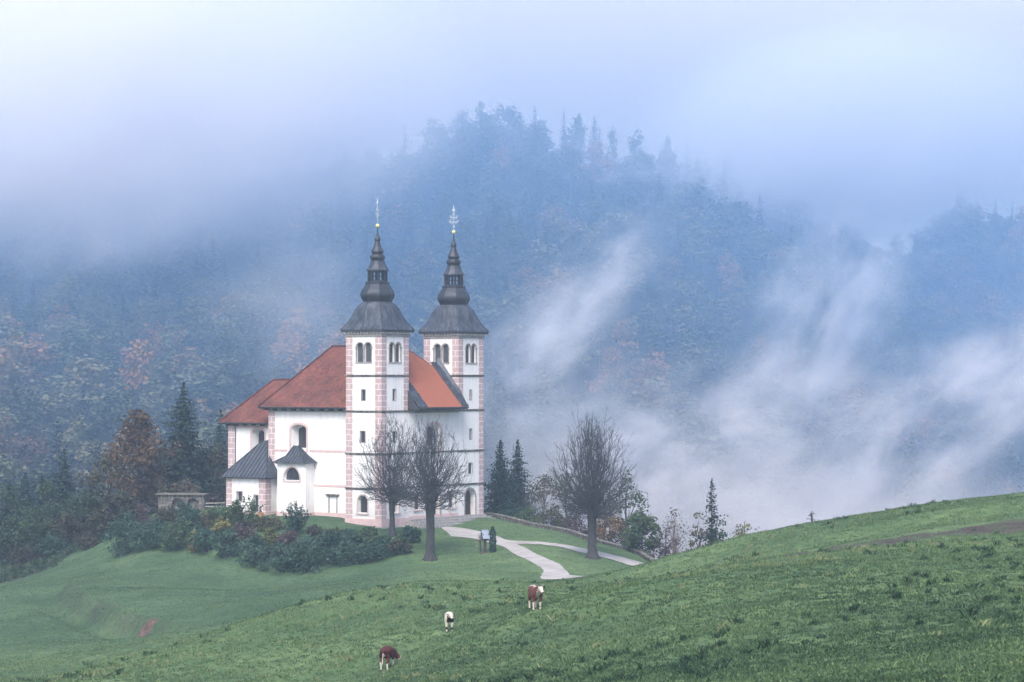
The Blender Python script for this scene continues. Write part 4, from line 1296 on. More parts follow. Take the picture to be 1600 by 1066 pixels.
def bare_tree(px, D, top_py, width_px, knob_py, wide_py, r0, label, seed, shoots=120):
    """pollarded lime without leaves: stout trunk, knobbly head, a fan of long upswept shoots with fine twigs"""
    rng = np.random.default_rng(seed)
    b, h, r = place(px, D, top_py, width_px)
    hk = P(px, knob_py, D).z - b.z; hw = P(px, wide_py, D).z - b.z
    t = empty('bare_lime_tree', b, 0, label, 'tree')
    mb = MB()
    zs = [-.5, 0, .25, .7, 1.5, hk * .5, hk * .75, hk, hk * 1.12, hk * 1.25]
    fl = [1.9, 1.55, 1.28, 1.08, .98, .92, .95, 1.15, 1.2, .7]
    wob = rng.normal(size=(10, 2)) * .04
    mb.tube([(wob[i][0], wob[i][1], z) for i, z in enumerate(zs)], [r0 * f for f in fl], 14)
    for k in range(9):                                       # root flare and burrs of the pollard head
        a = 6.283 * k / 9 + rng.uniform(-.2, .2)
        mb.tube([(math.cos(a) * r0 * .7, math.sin(a) * r0 * .7, .9), (math.cos(a) * r0 * 1.25, math.sin(a) * r0 * 1.25, .22), (math.cos(a) * r0 * 2.1, math.sin(a) * r0 * 2.1, -.25)], [r0 * .28, r0 * .3, r0 * .15], 6)
    for k in range(14):
        a = rng.uniform(0, 6.28); z = hk * rng.uniform(.88, 1.3); l_ = r0 * rng.uniform(1.3, 2.6)
        e = Vector((math.cos(a) * l_, math.sin(a) * l_, z + l_ * rng.uniform(.35, 1.2)))
        mb.tube([(0, 0, z - .3), e * .6 + Vector((0, 0, z * .4 - .1)), e], [r0 * .5, r0 * .34, r0 * .26], 7)
    mb.build('trunk', M['bark'], t, smooth=True)
    mb = MB()
    def reach(th):
        """distance from the pollard head to the egg-shaped outline at angle th from the vertical"""
        lo, hi = 0.3, h
        for _ in range(24):
            m_ = (lo + hi) / 2
            x, z = m_ * math.sin(th), hk + m_ * math.cos(th)
            k = (h - hw) if z > hw else (hw - hk * .55)
            if (abs(x) / r) ** 2.0 + (abs(z - hw) / k) ** 2.0 < 1: lo = m_
            else: hi = m_
        return lo
    def shoot(pts, rb, depth):
        n_ = len(pts) - 1
        mb.tube(pts, [rb * (1 - .82 * i / n_) + .007 for i in range(n_ + 1)], 5 if depth == 0 else 3)
        length = sum((pts[i + 1] - pts[i]).length for i in range(n_))
        for w in range(int(rng.integers(5, 9)) if depth == 0 else int(rng.integers(3, 6))):
            u = rng.uniform(.18 if depth == 0 else .1, .96); i = min(int(u * n_), n_ - 1)
            p = pts[i].lerp(pts[i + 1], u * n_ - i)
            dr = (pts[i + 1] - pts[i]).normalized()
            side = Vector(rng.normal(size=3)); side = (side - dr * side.dot(dr)).normalized()
            l_ = length * rng.uniform(.22, .48) * (1.15 - .75 * u)
            if depth == 1: l_ = max(l_, .35)
            ang = rng.uniform(.38, .85)
            e0 = (dr * math.cos(ang) + side * math.sin(ang)).normalized()
            e1 = p + e0 * l_ * .5 + Vector(rng.normal(size=3)) * .04 * l_
            e2 = p + e0 * l_ * .85 + (dr + Vector((0, 0, .35))) * l_ * .16 + Vector(rng.normal(size=3)) * .06 * l_
            q_ = [p, e1, e2]
            if depth == 0: shoot(q_, max(.012, rb * .36), 1)
            else: mb.tube(q_, [.013, .010, .007], 3)

    for k in range(shoots):
        th = (k + .5) / shoots
        th = 1.72 * th ** 1.25 + rng.normal() * .06
        th = abs(th)
        a = k * 2.39996 + rng.normal() * .3
        L = reach(min(th, 1.8)) * rng.uniform(.82, 1.03)
        d = Vector((math.sin(th) * math.cos(a), math.sin(th) * math.sin(a), math.cos(th)))
        st = Vector((math.cos(a) * r0 * .6 * math.sin(th), math.sin(a) * r0 * .6 * math.sin(th), hk * rng.uniform(.86, 1.22)))
        th0 = min(th * 1.25 + .15, 1.9)
        d0 = Vector((math.sin(th0) * math.cos(a), math.sin(th0) * math.sin(a), math.cos(th0)))
        end = Vector((0, 0, hk)) + d * L + Vector((0, 0, .5 if th > 1.1 else 0))
        n_ = 7
        pts = []
        c = st + d0 * L * .5
        for i in range(n_ + 1):
            u = i / n_
            p = st * (1 - u) ** 2 + c * 2 * u * (1 - u) + end * u * u
            p += Vector(rng.normal(size=3)) * .026 * L * (1 if 0 < i < n_ else 0)
            pts.append(p)
        shoot(pts, rng.uniform(.028, .058) * (1.25 if k % 7 == 0 else 1), 0)
    mb.build('branches', M['twig'], t)
    return t


bare_tree(672, 290, 655, 136, 783, 742, .52, 'bare pollarded lime with the thicker trunk, standing in the lawn before the church front', 11, 125)
bare_tree(613, 305, 653, 128, 782, 735, .34, 'slimmer bare pollarded lime close against the front church tower', 12, 100)
bare_tree(925, 285, 650, 140, 797, 748, .53, 'lone bare pollarded lime between the gravel track and the boundary wall', 13, 165)

# woodland edge left of the church
spruce(287, 362, 596, 146, 'tall dark spruce rising behind the niche wall left of the church', 21, levels=36, per=12, leaf=.72, tl=.4)
spruce(101, 376, 700, 110, 'dark spruce standing clear above the trees at the left wood edge', 22, levels=32, per=11, leaf=.7)
spruce(40, 384, 738, 110, 'dark broad conifer in the shade at the far left wood edge', 23, levels=32, per=11, leaf=.75, tl=.35)
spruce(345, 385, 640, 100, 'dark spruce half hidden behind the chancel of the church', 24, leaf=.7)
spruce(16, 372, 752, 84, 'dark narrow conifer nearest the left picture edge', 47, levels=30, leaf=.7, tl=.3)
spruce(66, 377, 742, 80, 'dark conifer between the broad one at the edge and the one standing clear', 48, levels=30, leaf=.7, tl=.35)
broadleaf(218, 352, 636, 124, 'rust', 'large rusty autumn tree with an open crown beside the tall spruce', 25, n=3400, leaf=.5, base=.18, clusters=54, tl=.26)
broadleaf(172, 362, 700, 96, 'olive', 'olive brown tree left of the rusty autumn tree', 26, n=2600, base=.12, clusters=40, leaf=.5, tl=.4)
broadleaf(330, 366, 690, 86, 'olive', 'dark olive tree between the tall spruce and the church', 27, n=2400, base=.1, clusters=40, tl=.38)
broadleaf(262, 368, 700, 80, 'olive', 'dull olive tree under the tall spruce', 28, n=2200, base=.1, clusters=40, tl=.3)
broadleaf(130, 356, 750, 74, 'green', 'low dark green tree in front of the dark spruce at the wood edge', 29, n=1900, base=.12, tl=.1)
broadleaf(75, 368, 748, 78, 'green', 'bushy dull green tree between the two dark conifers at the wood edge', 30, n=2000, base=.14, tl=.15)
broadleaf(12, 372, 745, 84, 'green', 'dim grey green tree cut by the left picture edge', 31, n=2200, base=.12, tl=.08)
broadleaf(160, 345, 790, 60, 'olive', 'small brownish tree just above the left meadow edge', 32, n=1400, base=.12, tl=.25)
broadleaf(108, 352, 800, 56, 'olive', 'small dark tree with bare lower stem at the meadow edge', 33, n=1300, base=.3, tl=.3)
broadleaf(52, 358, 790, 64, 'green', 'low dark tree over the lower left meadow edge', 34, n=1600, base=.3, tl=.05)
broadleaf(20, 360, 805, 74, 'green', 'undergrowth tree at the left picture edge, just above the meadow', 43, n=1600, base=.05, tl=.05)
broadleaf(88, 349, 832, 60, 'evergreen', 'low dark green thicket at the meadow edge below the dark spruce', 44, name='bush', cat='bush', n=1100, base=.02, leaf=.34, tl=.35)
broadleaf(138, 342, 836, 50, 'olive', 'low olive thicket at the meadow edge left of the big rounded laurel', 45, name='bush', cat='bush', n=1000, base=.02, leaf=.34, tl=.3)
broadleaf(45, 352, 850, 60, 'olive', 'lowest dark thicket at the left meadow edge', 46, name='bush', cat='bush', n=1000, base=.02, leaf=.34, tl=.2)
broadleaf(196, 343, 770, 64, 'olive', 'dark olive thicket tree behind the laurel bush', 35, n=1700, base=.08, tl=.35)
broadleaf(5, 425, 640, 90, 'purple', 'tall grey brown tree fading in mist at the left edge', 36, n=1600, base=.35, tl=.7, leaf=.5)
broadleaf(60, 430, 668, 80, 'purple', 'misty grey brown tree behind the dark conifers on the left', 37, n=1500, base=.3, tl=.7, leaf=.5)
broadleaf(250, 352, 742, 44, 'pale', 'pale brown hazel bush rising behind the niche wall at its left', 38, name='hazel_bush', cat='bush', n=1000, base=.05, leaf=.3, bark=M['pale_twig'], tl=.3)
broadleaf(290, 353, 742, 54, 'pale', 'pale brown hazel bush rising behind the middle of the niche wall', 39, name='hazel_bush', cat='bush', n=1200, base=.05, leaf=.3, bark=M['pale_twig'], tl=.25)
broadleaf(330, 352, 772, 40, 'purple', 'dark low shrub behind the rail fence', 40, name='shrub', cat='bush', n=900, base=.03, leaf=.32, tl=.3)

# right of the church, beyond the boundary wall
spruce(782, 350, 686, 84, 'left of the two slim spruces beside the church tower', 51, levels=34, per=11, leaf=.55)
spruce(809, 356, 686, 86, 'right of the two slim spruces beside the church tower', 52, levels=34, per=11, leaf=.55)
broadleaf(850, 348, 735, 64, 'pale', 'pale thin-leaved tree left of the lone bare lime', 53, n=700, base=.15, leaf=.36, bark=M['pale_twig'], tl=.2)
broadleaf(885, 352, 728, 60, 'yellowgreen', 'thin yellow green tree directly behind the lone bare lime', 54, n=700, base=.2, leaf=.36, tl=.35)
broadleaf(978, 330, 738, 92, 'green', 'grey green tree with feathery crown right of the lone bare lime', 55, n=1500, base=.12, leaf=.34, tl=.25)
broadleaf(945, 338, 752, 76, 'olive', 'dull tree crown behind the right branches of the lone bare lime', 56, n=1300, base=.12, leaf=.36, tl=.5)
broadleaf(1003, 301, 792, 64, 'green', 'dense round green bush at the lower end of the boundary wall', 57, name='bush', cat='bush', n=3000, base=.0, leaf=.34, tl=.4, clusters=40)
broadleaf(952, 312, 798, 54, 'rust', 'rusty bush behind the wall, just right of the lone lime trunk', 58, name='bush', cat='bush', n=900, base=.05, leaf=.28, tl=.6)
broadleaf(795, 339, 782, 46, 'evergreen', 'dark bush behind the wall below the two slim spruces', 59, name='bush', cat='bush', n=1300, base=.0, leaf=.28, tl=.3)
broadleaf(826, 335, 790, 44, 'green', 'mid green bush behind the wall right of the spruces', 60, name='bush', cat='bush', n=1200, base=.0, leaf=.28, tl=.45)
broadleaf(862, 329, 796, 60, 'olive', 'olive bush behind the wall, left of the lone lime trunk', 61, name='bush', cat='bush', n=1500, base=.0, leaf=.28, tl=.45)
broadleaf(900, 323, 804, 56, 'purple', 'brown bramble thicket behind the wall at the lone lime trunk', 62, name='bush', cat='bush', n=1300, base=.0, leaf=.28, tl=.45)
broadleaf(975, 310, 822, 44, 'purple', 'low brown thicket between the rusty and the round green bush', 63, name='bush', cat='bush', n=900, base=.0, leaf=.28, tl=.35)
broadleaf(1052, 312, 785, 66, 'pale', 'misty bare-twigged tree right of the round green bush', 64, n=420, base=.12, leaf=.26, bark=M['pale_twig'], tl=.1, clusters=60)
broadleaf(1040, 300, 820, 50, 'purple', 'low grey brown scrub right of the round green bush', 65, name='bush', cat='bush', n=600, base=.02, leaf=.28, tl=.6)
spruce(1112, 282, 750, 84, 'ragged narrow spruce peeking over the right hill', 66, levels=26, ragged=.5, per=9, leaf=.5, tl=.5)
broadleaf(1092, 278, 800, 44, 'olive', 'brownish bush left of the ragged narrow spruce', 67, name='bush', cat='bush', n=900, base=.05, leaf=.28, tl=.6)
broadleaf(1130, 276, 812, 38, 'green', 'grey green bush right of the ragged narrow spruce', 68, name='bush', cat='bush', n=800, base=.05, leaf=.28, tl=.3)
broadleaf(1163, 262, 799, 44, 'yellowgreen', 'small olive tree with separate leaf clumps behind the right hill', 69, n=500, base=.2, leaf=.26, tl=.35, clusters=22)
broadleaf(1183, 255, 820, 26, 'olive', 'smallest bush peeking over the right hill', 70, name='bush', cat='bush', n=300, base=.1, leaf=.24, tl=.5)
broadleaf(1268, 207, 799, 18, 'pale', 'tiny twiggy bush on the crest of the right hill', 71, name='bush', cat='bush', n=90, base=.1, leaf=.1, bark=M['twig'], tl=.2, clusters=14)

# clipped column shrub and rose bush by the shrine
cp_ = on_ground(770, 293)
rng = np.random.default_rng(5)
ct = empty('column_shrub', cp_, 0, 'narrow clipped dark green column shrub beside the wayside shrine', 'shrub')
n_ = 1500
zz = rng.uniform(0, 1, n_); aa = rng.uniform(0, 6.283, n_)
rr = .42 * np.clip(np.minimum(1.0, (1.02 - zz) * 3.2) ** .55, 0, 1) * (.9 + .1 * np.sin(zz * 19)) * (1 - .15 * (zz < .06)) * rng.uniform(.8, 1.04, n_)
pts = np.stack([rr * np.cos(aa), rr * np.sin(aa), .02 + zz * 3.0], 1)
v, q = leaf_arrays(pts, rng.uniform(.1, .2, n_), rng)
np_mesh('foliage', v, q, M['evergreen'], ct, tint=np.clip(.3 + rng.normal(size=n_) * .15, 0, 1))
mb = MB(); mb.tube([(0, 0, -.2), (0, 0, 2.6)], [.09, .03], 6); mb.build('stem', M['bark'], ct)
broadleaf(751, 293.8, 832, 17, 'pale', 'small pale rose bush growing round the wayside shrine', 72, name='rose_bush', cat='bush', n=170, base=.15, leaf=.13, tl=.75, clusters=12)

# shrubs on the bank below the church
SH = [  # px, D, top, width, foliage, tint, label
    (200, 319, 818, 62, 'evergreen', .6, 'big rounded laurel at the left end of the shrub bank'),
    (243, 317, 818, 52, 'evergreen', .5, 'rounded laurel second from the left end of the shrub bank'),
    (222, 331, 800, 46, 'purple', .4, 'brown bramble behind the big rounded laurel'),
    (262, 327, 790, 40, 'olive', .35, 'dull shrub below the left end of the niche wall'),
    (285, 330, 782, 36, 'evergreen', .5, 'upright evergreen shrub right in front of the niche wall arches'),
    (278, 313, 812, 46, 'green', .25, 'grey green shrub low on the bank below the niche wall'),
    (300, 318, 800, 44, 'evergreen', .4, 'dark evergreen below the right end of the niche wall'),
    (306, 310, 826, 30, 'yellowgreen', .55, 'yellow leaved shrub low on the left half of the bank'),
    (330, 320, 797, 42, 'olive', .6, 'olive shrub below the rail fence'),
    (325, 308, 822, 48, 'evergreen', .5, 'dense dark laurel below the rail fence, at the meadow'),
    (352, 318, 794, 40, 'green', .2, 'grey green shrub below the left sacristy corner'),
    (347, 309, 818, 34, 'yellowgreen', .7, 'bright yellow green shrub halfway down below the sacristy'),
    (355, 302, 838, 50, 'evergreen', .6, 'large leaved evergreen at the bank foot below the sacristy'),
    (385, 313, 787, 52, 'green', .4, 'tall feathery pale green shrub before the sacristy door'),
    (378, 304, 822, 44, 'purple', .5, 'brown twiggy shrub under the tall feathery shrub'),
    (398, 297, 848, 50, 'evergreen', .55, 'evergreen at the bank foot below the sacristy door'),
    (418, 309, 815, 42, 'olive', .5, 'olive shrub below the gap between sacristy and side chapel'),
    (425, 299, 836, 44, 'yellowgreen', .3, 'yellowish shrub low on the bank below the side chapel'),
    (438, 293, 862, 50, 'evergreen', .5, 'dark evergreen at the lowest corner of the bank'),
    (461, 307, 797, 36, 'evergreen', .45, 'pointed upright dark shrub in front of the side chapel'),
    (452, 298, 838, 44, 'purple', .45, 'brown shrub under the pointed upright shrub'),
    (478, 291, 852, 56, 'evergreen', .6, 'wide evergreen at the bank foot right of the lowest corner'),
    (492, 303, 830, 40, 'olive', .3, 'dull shrub below the walled-up side door'),
    (512, 293, 842, 52, 'evergreen', .35, 'dark shrub in the middle of the right bank foot'),
    (523, 302, 832, 44, 'olive', .45, 'olive brown shrub below the front tower left edge'),
    (548, 301, 832, 40, 'evergreen', .4, 'dark shrub below the arched window of the front tower'),
    (545, 291, 852, 50, 'evergreen', .55, 'low evergreen at the bank foot below the front tower'),
    (574, 301, 834, 40, 'green', .15, 'grey green shrub left of the slimmer lime trunk'),
    (577, 290, 856, 46, 'evergreen', .4, 'low dark shrub at the bank foot left of the slimmer lime'),
    (603, 292, 846, 44, 'evergreen', .3, 'dark shrub just below the slimmer lime trunk'),
    (640, 300, 832, 38, 'evergreen', .35, 'last dark shrub of the bank, between the two limes'),
    (622, 292, 850, 36, 'olive', .3, 'dull low shrub at the right end of the bank'),
]
for i, (px, D, top, w, mat, tl, lab) in enumerate(SH):
    rng = np.random.default_rng(300 + i)
    b, h, r = place(px, D, top, w)
    h = max(h * (1.3 if px > 345 or px < 250 else .95), 1.7); r *= 1.25
    t = empty('shrub', b, rng.uniform(0, 6), lab, 'shrub', 'shrubs on the bank below the church')
    n = int(900 * (h / 3) * (r / 1.7)) + 600
    pts, cen, sh_ = crown_points(rng, -.1, h, r * 1.08, n, 26, top=.6)
    if i in (13, 19):                                        # the tall feathery ones: leaves gathered along upright shoots
        k = rng.integers(0, 26, n); u = rng.uniform(.05, 1, n)
        ex_ = rng.normal(size=(26, 2)) * r * .55; hh = h * np.clip(1.1 - np.linalg.norm(ex_, axis=1) / r * .45, .4, 1.05)
        pts = np.stack([ex_[k, 0] * u ** .8, ex_[k, 1] * u ** .8, hh[k] * u], 1) + rng.normal(size=(n, 3)) * .13
    mb = MB()
    for c in cen[:12]: mb.tube([(0, 0, -.2), Vector(c) * .5, Vector(c)], [.045, .03, .012], 4)
    mb.build('stems', M['twig'], t)
    v, q = leaf_arrays(pts, rng.uniform(.6, 1.3, n) * .27, rng, 1.0, crown_points.out, .6)
    np_mesh('foliage', v, q, M[mat], t, tint=np.clip(tl + 1.3 * sh_ + rng.normal(size=n) * .24, 0, 1))

# ------------------------------------------------------------------ the wooded mountain
rng = np.random.default_rng(77)


def conifer_template(seed, h=1.0):
    r_ = np.random.default_rng(seed)
    p, s, nn = spruce_arrays(r_, 20.0, 3.7, 22, 8, .10, .22, step=.9, leaf=1.15)
    f_ = np.clip(1 - p[:, 2] / 20.0, 0, 1)
    p = p + r_.normal(size=p.shape) * (.10 + .3 * f_)[:, None]
    s = s * (.42 + .65 * f_ ** .6)
    return leaf_arrays(p, s, r_, .85, nn, 1.1)


def leafy_template(seed, n=800, rad=5.0, base=.2):
    r_ = np.random.default_rng(seed)
    p, cen, sh_ = crown_points(r_, 20 * base, 20, rad, n, 26, top=.6)
    p = p + r_.normal(size=p.shape) * .35
    v, q = leaf_arrays(p, r_.uniform(.6, 1.25, n) * .8, r_, 1.0, crown_points.out, .45)
    return v, q, sh_


def trunk_template(h=15.0, r_=.22):
    a = np.array([0, 2.1, 4.2])
    lo = np.stack([np.cos(a) * r_, np.sin(a) * r_, np.full(3, -1.5)], 1); hi = np.stack([np.cos(a) * r_ * .3, np.sin(a) * r_ * .3, np.full(3, h)], 1)
    return np.concatenate([lo, hi]), np.array([(0, 1, 4, 3), (1, 2, 5, 4), (2, 0, 3, 5)])


TC = [conifer_template(900 + i) for i in range(4)]
TL = [leafy_template(920 + i, rad=[4.6, 5.4, 4.0, 5.0, 3.4][i], base=[.2, .25, .3, .15, .3][i]) for i in range(5)]
TT = trunk_template()
spots = []
for D in np.arange(HB - 5, 810, 7.4):
    t0 = -.27
    while t0 < .27:
        D2 = D + rng.uniform(-3.5, 3.5)
        x = t0 * D2 + rng.uniform(-2.6, 2.6)
        spots.append((x, D2))
        t0 += rng.uniform(6.6, 11.0) / D
spots = np.array(spots)
sz = ground(spots[:, 0], spots[:, 1])
tt_ = spots[:, 0] / spots[:, 1] * FPX + 800
crestD = HC + 40 * np.sin(tt_ / 210.0) + 60 * sstep(1380, 1500, tt_)
keep = spots[:, 1] < crestD + 50
keep &= ~((tt_ > 700) & (spots[:, 1] < 425))
spots, sz = spots[keep], sz[keep]
stand = fbm(spots[:, 0] / 45, spots[:, 1] / 60, 91, 3)       # stands of one kind
warm = fbm(spots[:, 0] / 30, spots[:, 1] / 45, 92, 3)
V_, Q_, T_, MI_ = [], [], [], []
off = 0
for (x, y), z, st_, wm in zip(spots, sz, stand, warm):
    a = rng.uniform(0, 6.283); sc = rng.uniform(.68, 1.12)
    con = rng.uniform() < .16 + .7 * st_ - .12 * (y > 640)
    ca, sa = math.cos(a), math.sin(a)
    if con:
        v, q = TC[rng.integers(4)]; base_t = rng.uniform(.0, .2); sh_ = 0
        sx = sc * rng.uniform(.85, 1.25); szz = sc * rng.uniform(.70, .98)
    else:
        v, q, sh_ = TL[rng.integers(5)]
        u = rng.uniform() + .5 * wm
        base_t = rng.uniform(.30, .44) if u < .45 else (rng.uniform(.5, .64) if u < .84 else rng.uniform(.70, .97))
        sx = sc * rng.uniform(1.0, 1.5); szz = sc * rng.uniform(.60, .92)
    vv = np.stack([(v[:, 0] * ca - v[:, 1] * sa) * sx + x, (v[:, 0] * sa + v[:, 1] * ca) * sx + y, v[:, 2] * szz + z], 1)
    V_.append(vv); Q_.append(q + off); off += len(vv)
    T_.append(np.clip(base_t + (sh_ * .25 if not con else 0) + rng.normal(size=len(q)) * .05, 0, 1)); MI_.append(np.zeros(len(q)))
    v, q = TT
    vv = np.stack([v[:, 0] + x, v[:, 1] + y, v[:, 2] * szz + z], 1)
    V_.append(vv); Q_.append(q + off); off += len(vv); T_.append(np.zeros(len(q))); MI_.append(np.ones(len(q)))
fo = np_mesh('forest', np.concatenate(V_), np.concatenate(Q_), [M['forest'], M['pale_twig']], None, tint=np.concatenate(T_), midx=np.concatenate(MI_))
tag(fo, 'mixed autumn forest covering the misty mountain behind the church', 'forest', kind='stuff')
print('forest trees', len(spots), 'faces', sum(len(q) for q in Q_))


# single trees that stand out of the forest: the skyline and the bright autumn crowns
def proto(kind, seed):
    t = empty('far_conifer' if kind == 'c' else 'far_broadleaf', (0, 0, 0))
    if kind == 'c':
        v, q = TC[seed % 4]; k = np.random.default_rng(seed).normal(size=len(q)) * .05
    else:
        v, q, sh_ = TL[seed % 5]; k = sh_ * .25 + np.random.default_rng(seed).normal(size=len(q)) * .05
    c = np_mesh('crown', v, q, M['forest'], t, tint=np.clip(({'c': .1, 'g': .40, 'p': .58, 'r': .84}[kind]) + k, 0, 1))
    mb = MB(); mb.tube([(0, 0, -1.5), (0, 0, 14)], [.25, .08], 5); tr = mb.build('trunk', M['bark'] if kind != 'p' else M['pale_twig'], t)
    return t


def crest_D(px): return float(HC + 40 * math.sin(px / 210.0) + 60 * sstep(1380, 1500, px))


PROTO = {}


def single(kind, px, top_py, D, w, label, group, seed):
    """a copy of the kind's first tree (and of its parts), stood on the slope"""
    key = (kind, seed % 4)
    want = 19.0 if kind == 'c' else 15.0
    ds = np.arange(HB + 5, crest_D(px), 3.0)
    xs = (px - 800) / FPX * ds
    hs = np.array([P(px, top_py, d).z for d in ds]) - ground(xs, ds)
    D = float(ds[np.argmin(np.abs(hs - want))])              # where a tree of natural height reaches that outline
    x = (px - 800) / FPX * D
    z = gh(x, D)
    h = P(px, top_py, D).z - z
    if key not in PROTO:
        t = PROTO[key] = proto(kind, seed % 4)
    else:
        src = PROTO[key]
        t = src.copy(); S.collection.objects.link(t)
        for chd in list(src.children):
            d = chd.copy(); S.collection.objects.link(d); d.parent = t
    t.location = (x, D, z)
    t.rotation_euler = (0, 0, seed * 1.7)
    sxy = w * D / FPX / (5.8 if kind == 'c' else 9.6)
    t.scale = (sxy, sxy, h / 20.0)
    tag(t, label, 'tree', group)
    return t


SKY = [('g', 690, 190, 30, 'pale broadleaf at the left shoulder of the summit skyline'), ('g', 727, 168, 46, 'broad bushy crown at the left of the summit'), ('g', 752, 160, 40, 'bushy crown second from the left on the summit'),
       ('g', 798, 158, 44, 'tall broadleaf on the highest point of the summit'), ('c', 836, 166, 30, 'wide conifer just right of the highest summit tree'), ('c', 881, 168, 18, 'slim pointed conifer alone on the right of the summit'),
       ('g', 905, 180, 30, 'loose broadleaf right of the slim pointed conifer'), ('c', 937, 196, 18, 'small conifer between the loose broadleaf and the flat pine'), ('g', 958, 196, 26, 'dark small crown standing clear right of the summit'), ('g', 995, 199, 36, 'flat-topped dark crown right of the summit'),
       ('g', 1045, 216, 40, 'faint broad crown where the ridge starts to fall'), ('c', 1074, 218, 24, 'faint conifer where the ridge starts to fall'), ('g', 1138, 238, 42, 'leaning dark crown halfway down the right ridge'), ('c', 1203, 258, 30, 'misty conifer on the right ridge beyond the leaning crown'),
       ('g', 1250, 276, 34, 'misty round crown low on the right ridge'), ('c', 1500, 290, 24, 'tallest conifer on the far right hill'), ('c', 1528, 306, 20, 'conifer next right of the tallest on the far right hill'), ('c', 1556, 312, 18, 'slim conifer on the far right hill skyline'), ('c', 1582, 316, 20, 'last conifer at the right edge of the skyline'),
       ('g', 587, 226, 40, 'ghostly crown in fog left of the summit'), ('c', 632, 195, 26, 'ghostly bare-topped conifer left of the summit'), ('g', 660, 224, 36, 'faint crown below the ghostly conifer')]
for i, (k, px, py, w, lab) in enumerate(SKY):
    single(k, px, py, crest_D(px) - 4, w, lab, 'trees on the skyline of the mountain', i)
BR = [('r', 872, 316, 600, 74, 'large rusty crown high on the slope right of the church spires'), ('p', 772, 300, 590, 76, 'big pale green crown just right of the right spire'), ('r', 970, 492, 470, 58, 'orange brown crown on the slope above the lone bare lime'),
      ('p', 1072, 470, 475, 84, 'pale olive crown beside the orange one on the mid slope'), ('r', 182, 385, 520, 60, 'pinkish tree high in the left forest'), ('p', 226, 478, 480, 36, 'small bright green tree in the left forest'),
      ('r', 110, 520, 470, 54, 'rusty crown low in the left forest'), ('p', 268, 508, 470, 60, 'light tan crown right of the small bright green tree'), ('p', 395, 412, 500, 60, 'misty pale crown left of the church roofs'),
      ('p', 448, 455, 480, 62, 'misty pale crown above the chancel roof'), ('r', 1145, 320, 620, 40, 'reddish crown high on the right slope'), ('p', 1138, 318, 600, 44, 'whitish green crown high on the right slope'),
      ('r', 1225, 380, 590, 54, 'reddish wide crown on the right slope'), ('r', 1240, 545, 480, 40, 'rusty crown just above the valley fog'), ('p', 1382, 572, 470, 26, 'tiny pale crown surrounded by fog on the right'), ('c', 1468, 372, 600, 34, 'dark conifer standing out on the right slope'),
      ('c', 1432, 364, 620, 44, 'broad dark crown left of the dark conifer on the right slope'), ('r', 1190, 520, 480, 48, 'dull pink crown on the lower right slope'), ('p', 960, 566, 450, 52, 'olive crown low above the fog behind the lone lime')]
for i, (k, px, py, D, w, lab) in enumerate(BR):
    single(k, px, py, D, w, lab, 'trees standing out of the forest slope', i + 1)

# leaf litter and low growth under the trees at the left wood edge
rng = np.random.default_rng(611)
ux = rng.uniform(-120, 350, 26000); uy = rng.uniform(336, 425, 26000)
X_ = (ux - 800) / FPX * uy
k_ = (uy > 338 + 40 * sstep(60, 230, ux) + 18 * fbm(X_ / 12, uy / 12, 8, 2) + 1)
X_, uy = X_[k_], uy[k_]
pts = np.stack([X_, uy, ground(X_, uy) + rng.uniform(0, 1, len(uy)) ** 2 * 1.1], 1)
v, q = leaf_arrays(pts, rng.uniform(.25, .6, len(pts)), rng)
tag(np_mesh('undergrowth', v, q, M['green'], None, tint=np.clip(.12 + .5 * fbm(X_ / 6, uy / 6, 44, 3) + rng.normal(size=len(pts)) * .15, 0, 1)), 'dark undergrowth and leaf litter below the trees on the left', 'undergrowth', kind='stuff')

# ------------------------------------------------------------------ cows
def coat(name, c_main, c_white, c_dark):
    m, nt, b = new_mat(name)
    at = nt.nodes.new('ShaderNodeAttribute'); at.attribute_name = 'coat'
    c = ramp(nt, at.outputs['Fac'], [(0.0, c_white), (0.40, c_white), (0.46, c_main), (0.78, c_main), (0.84, c_dark), (1.0, c_dark)])
    nt.links.new(c, b.inputs['Base Color']); setp(b, Roughness=.75, Specular_IOR_Level=.2)
    return m


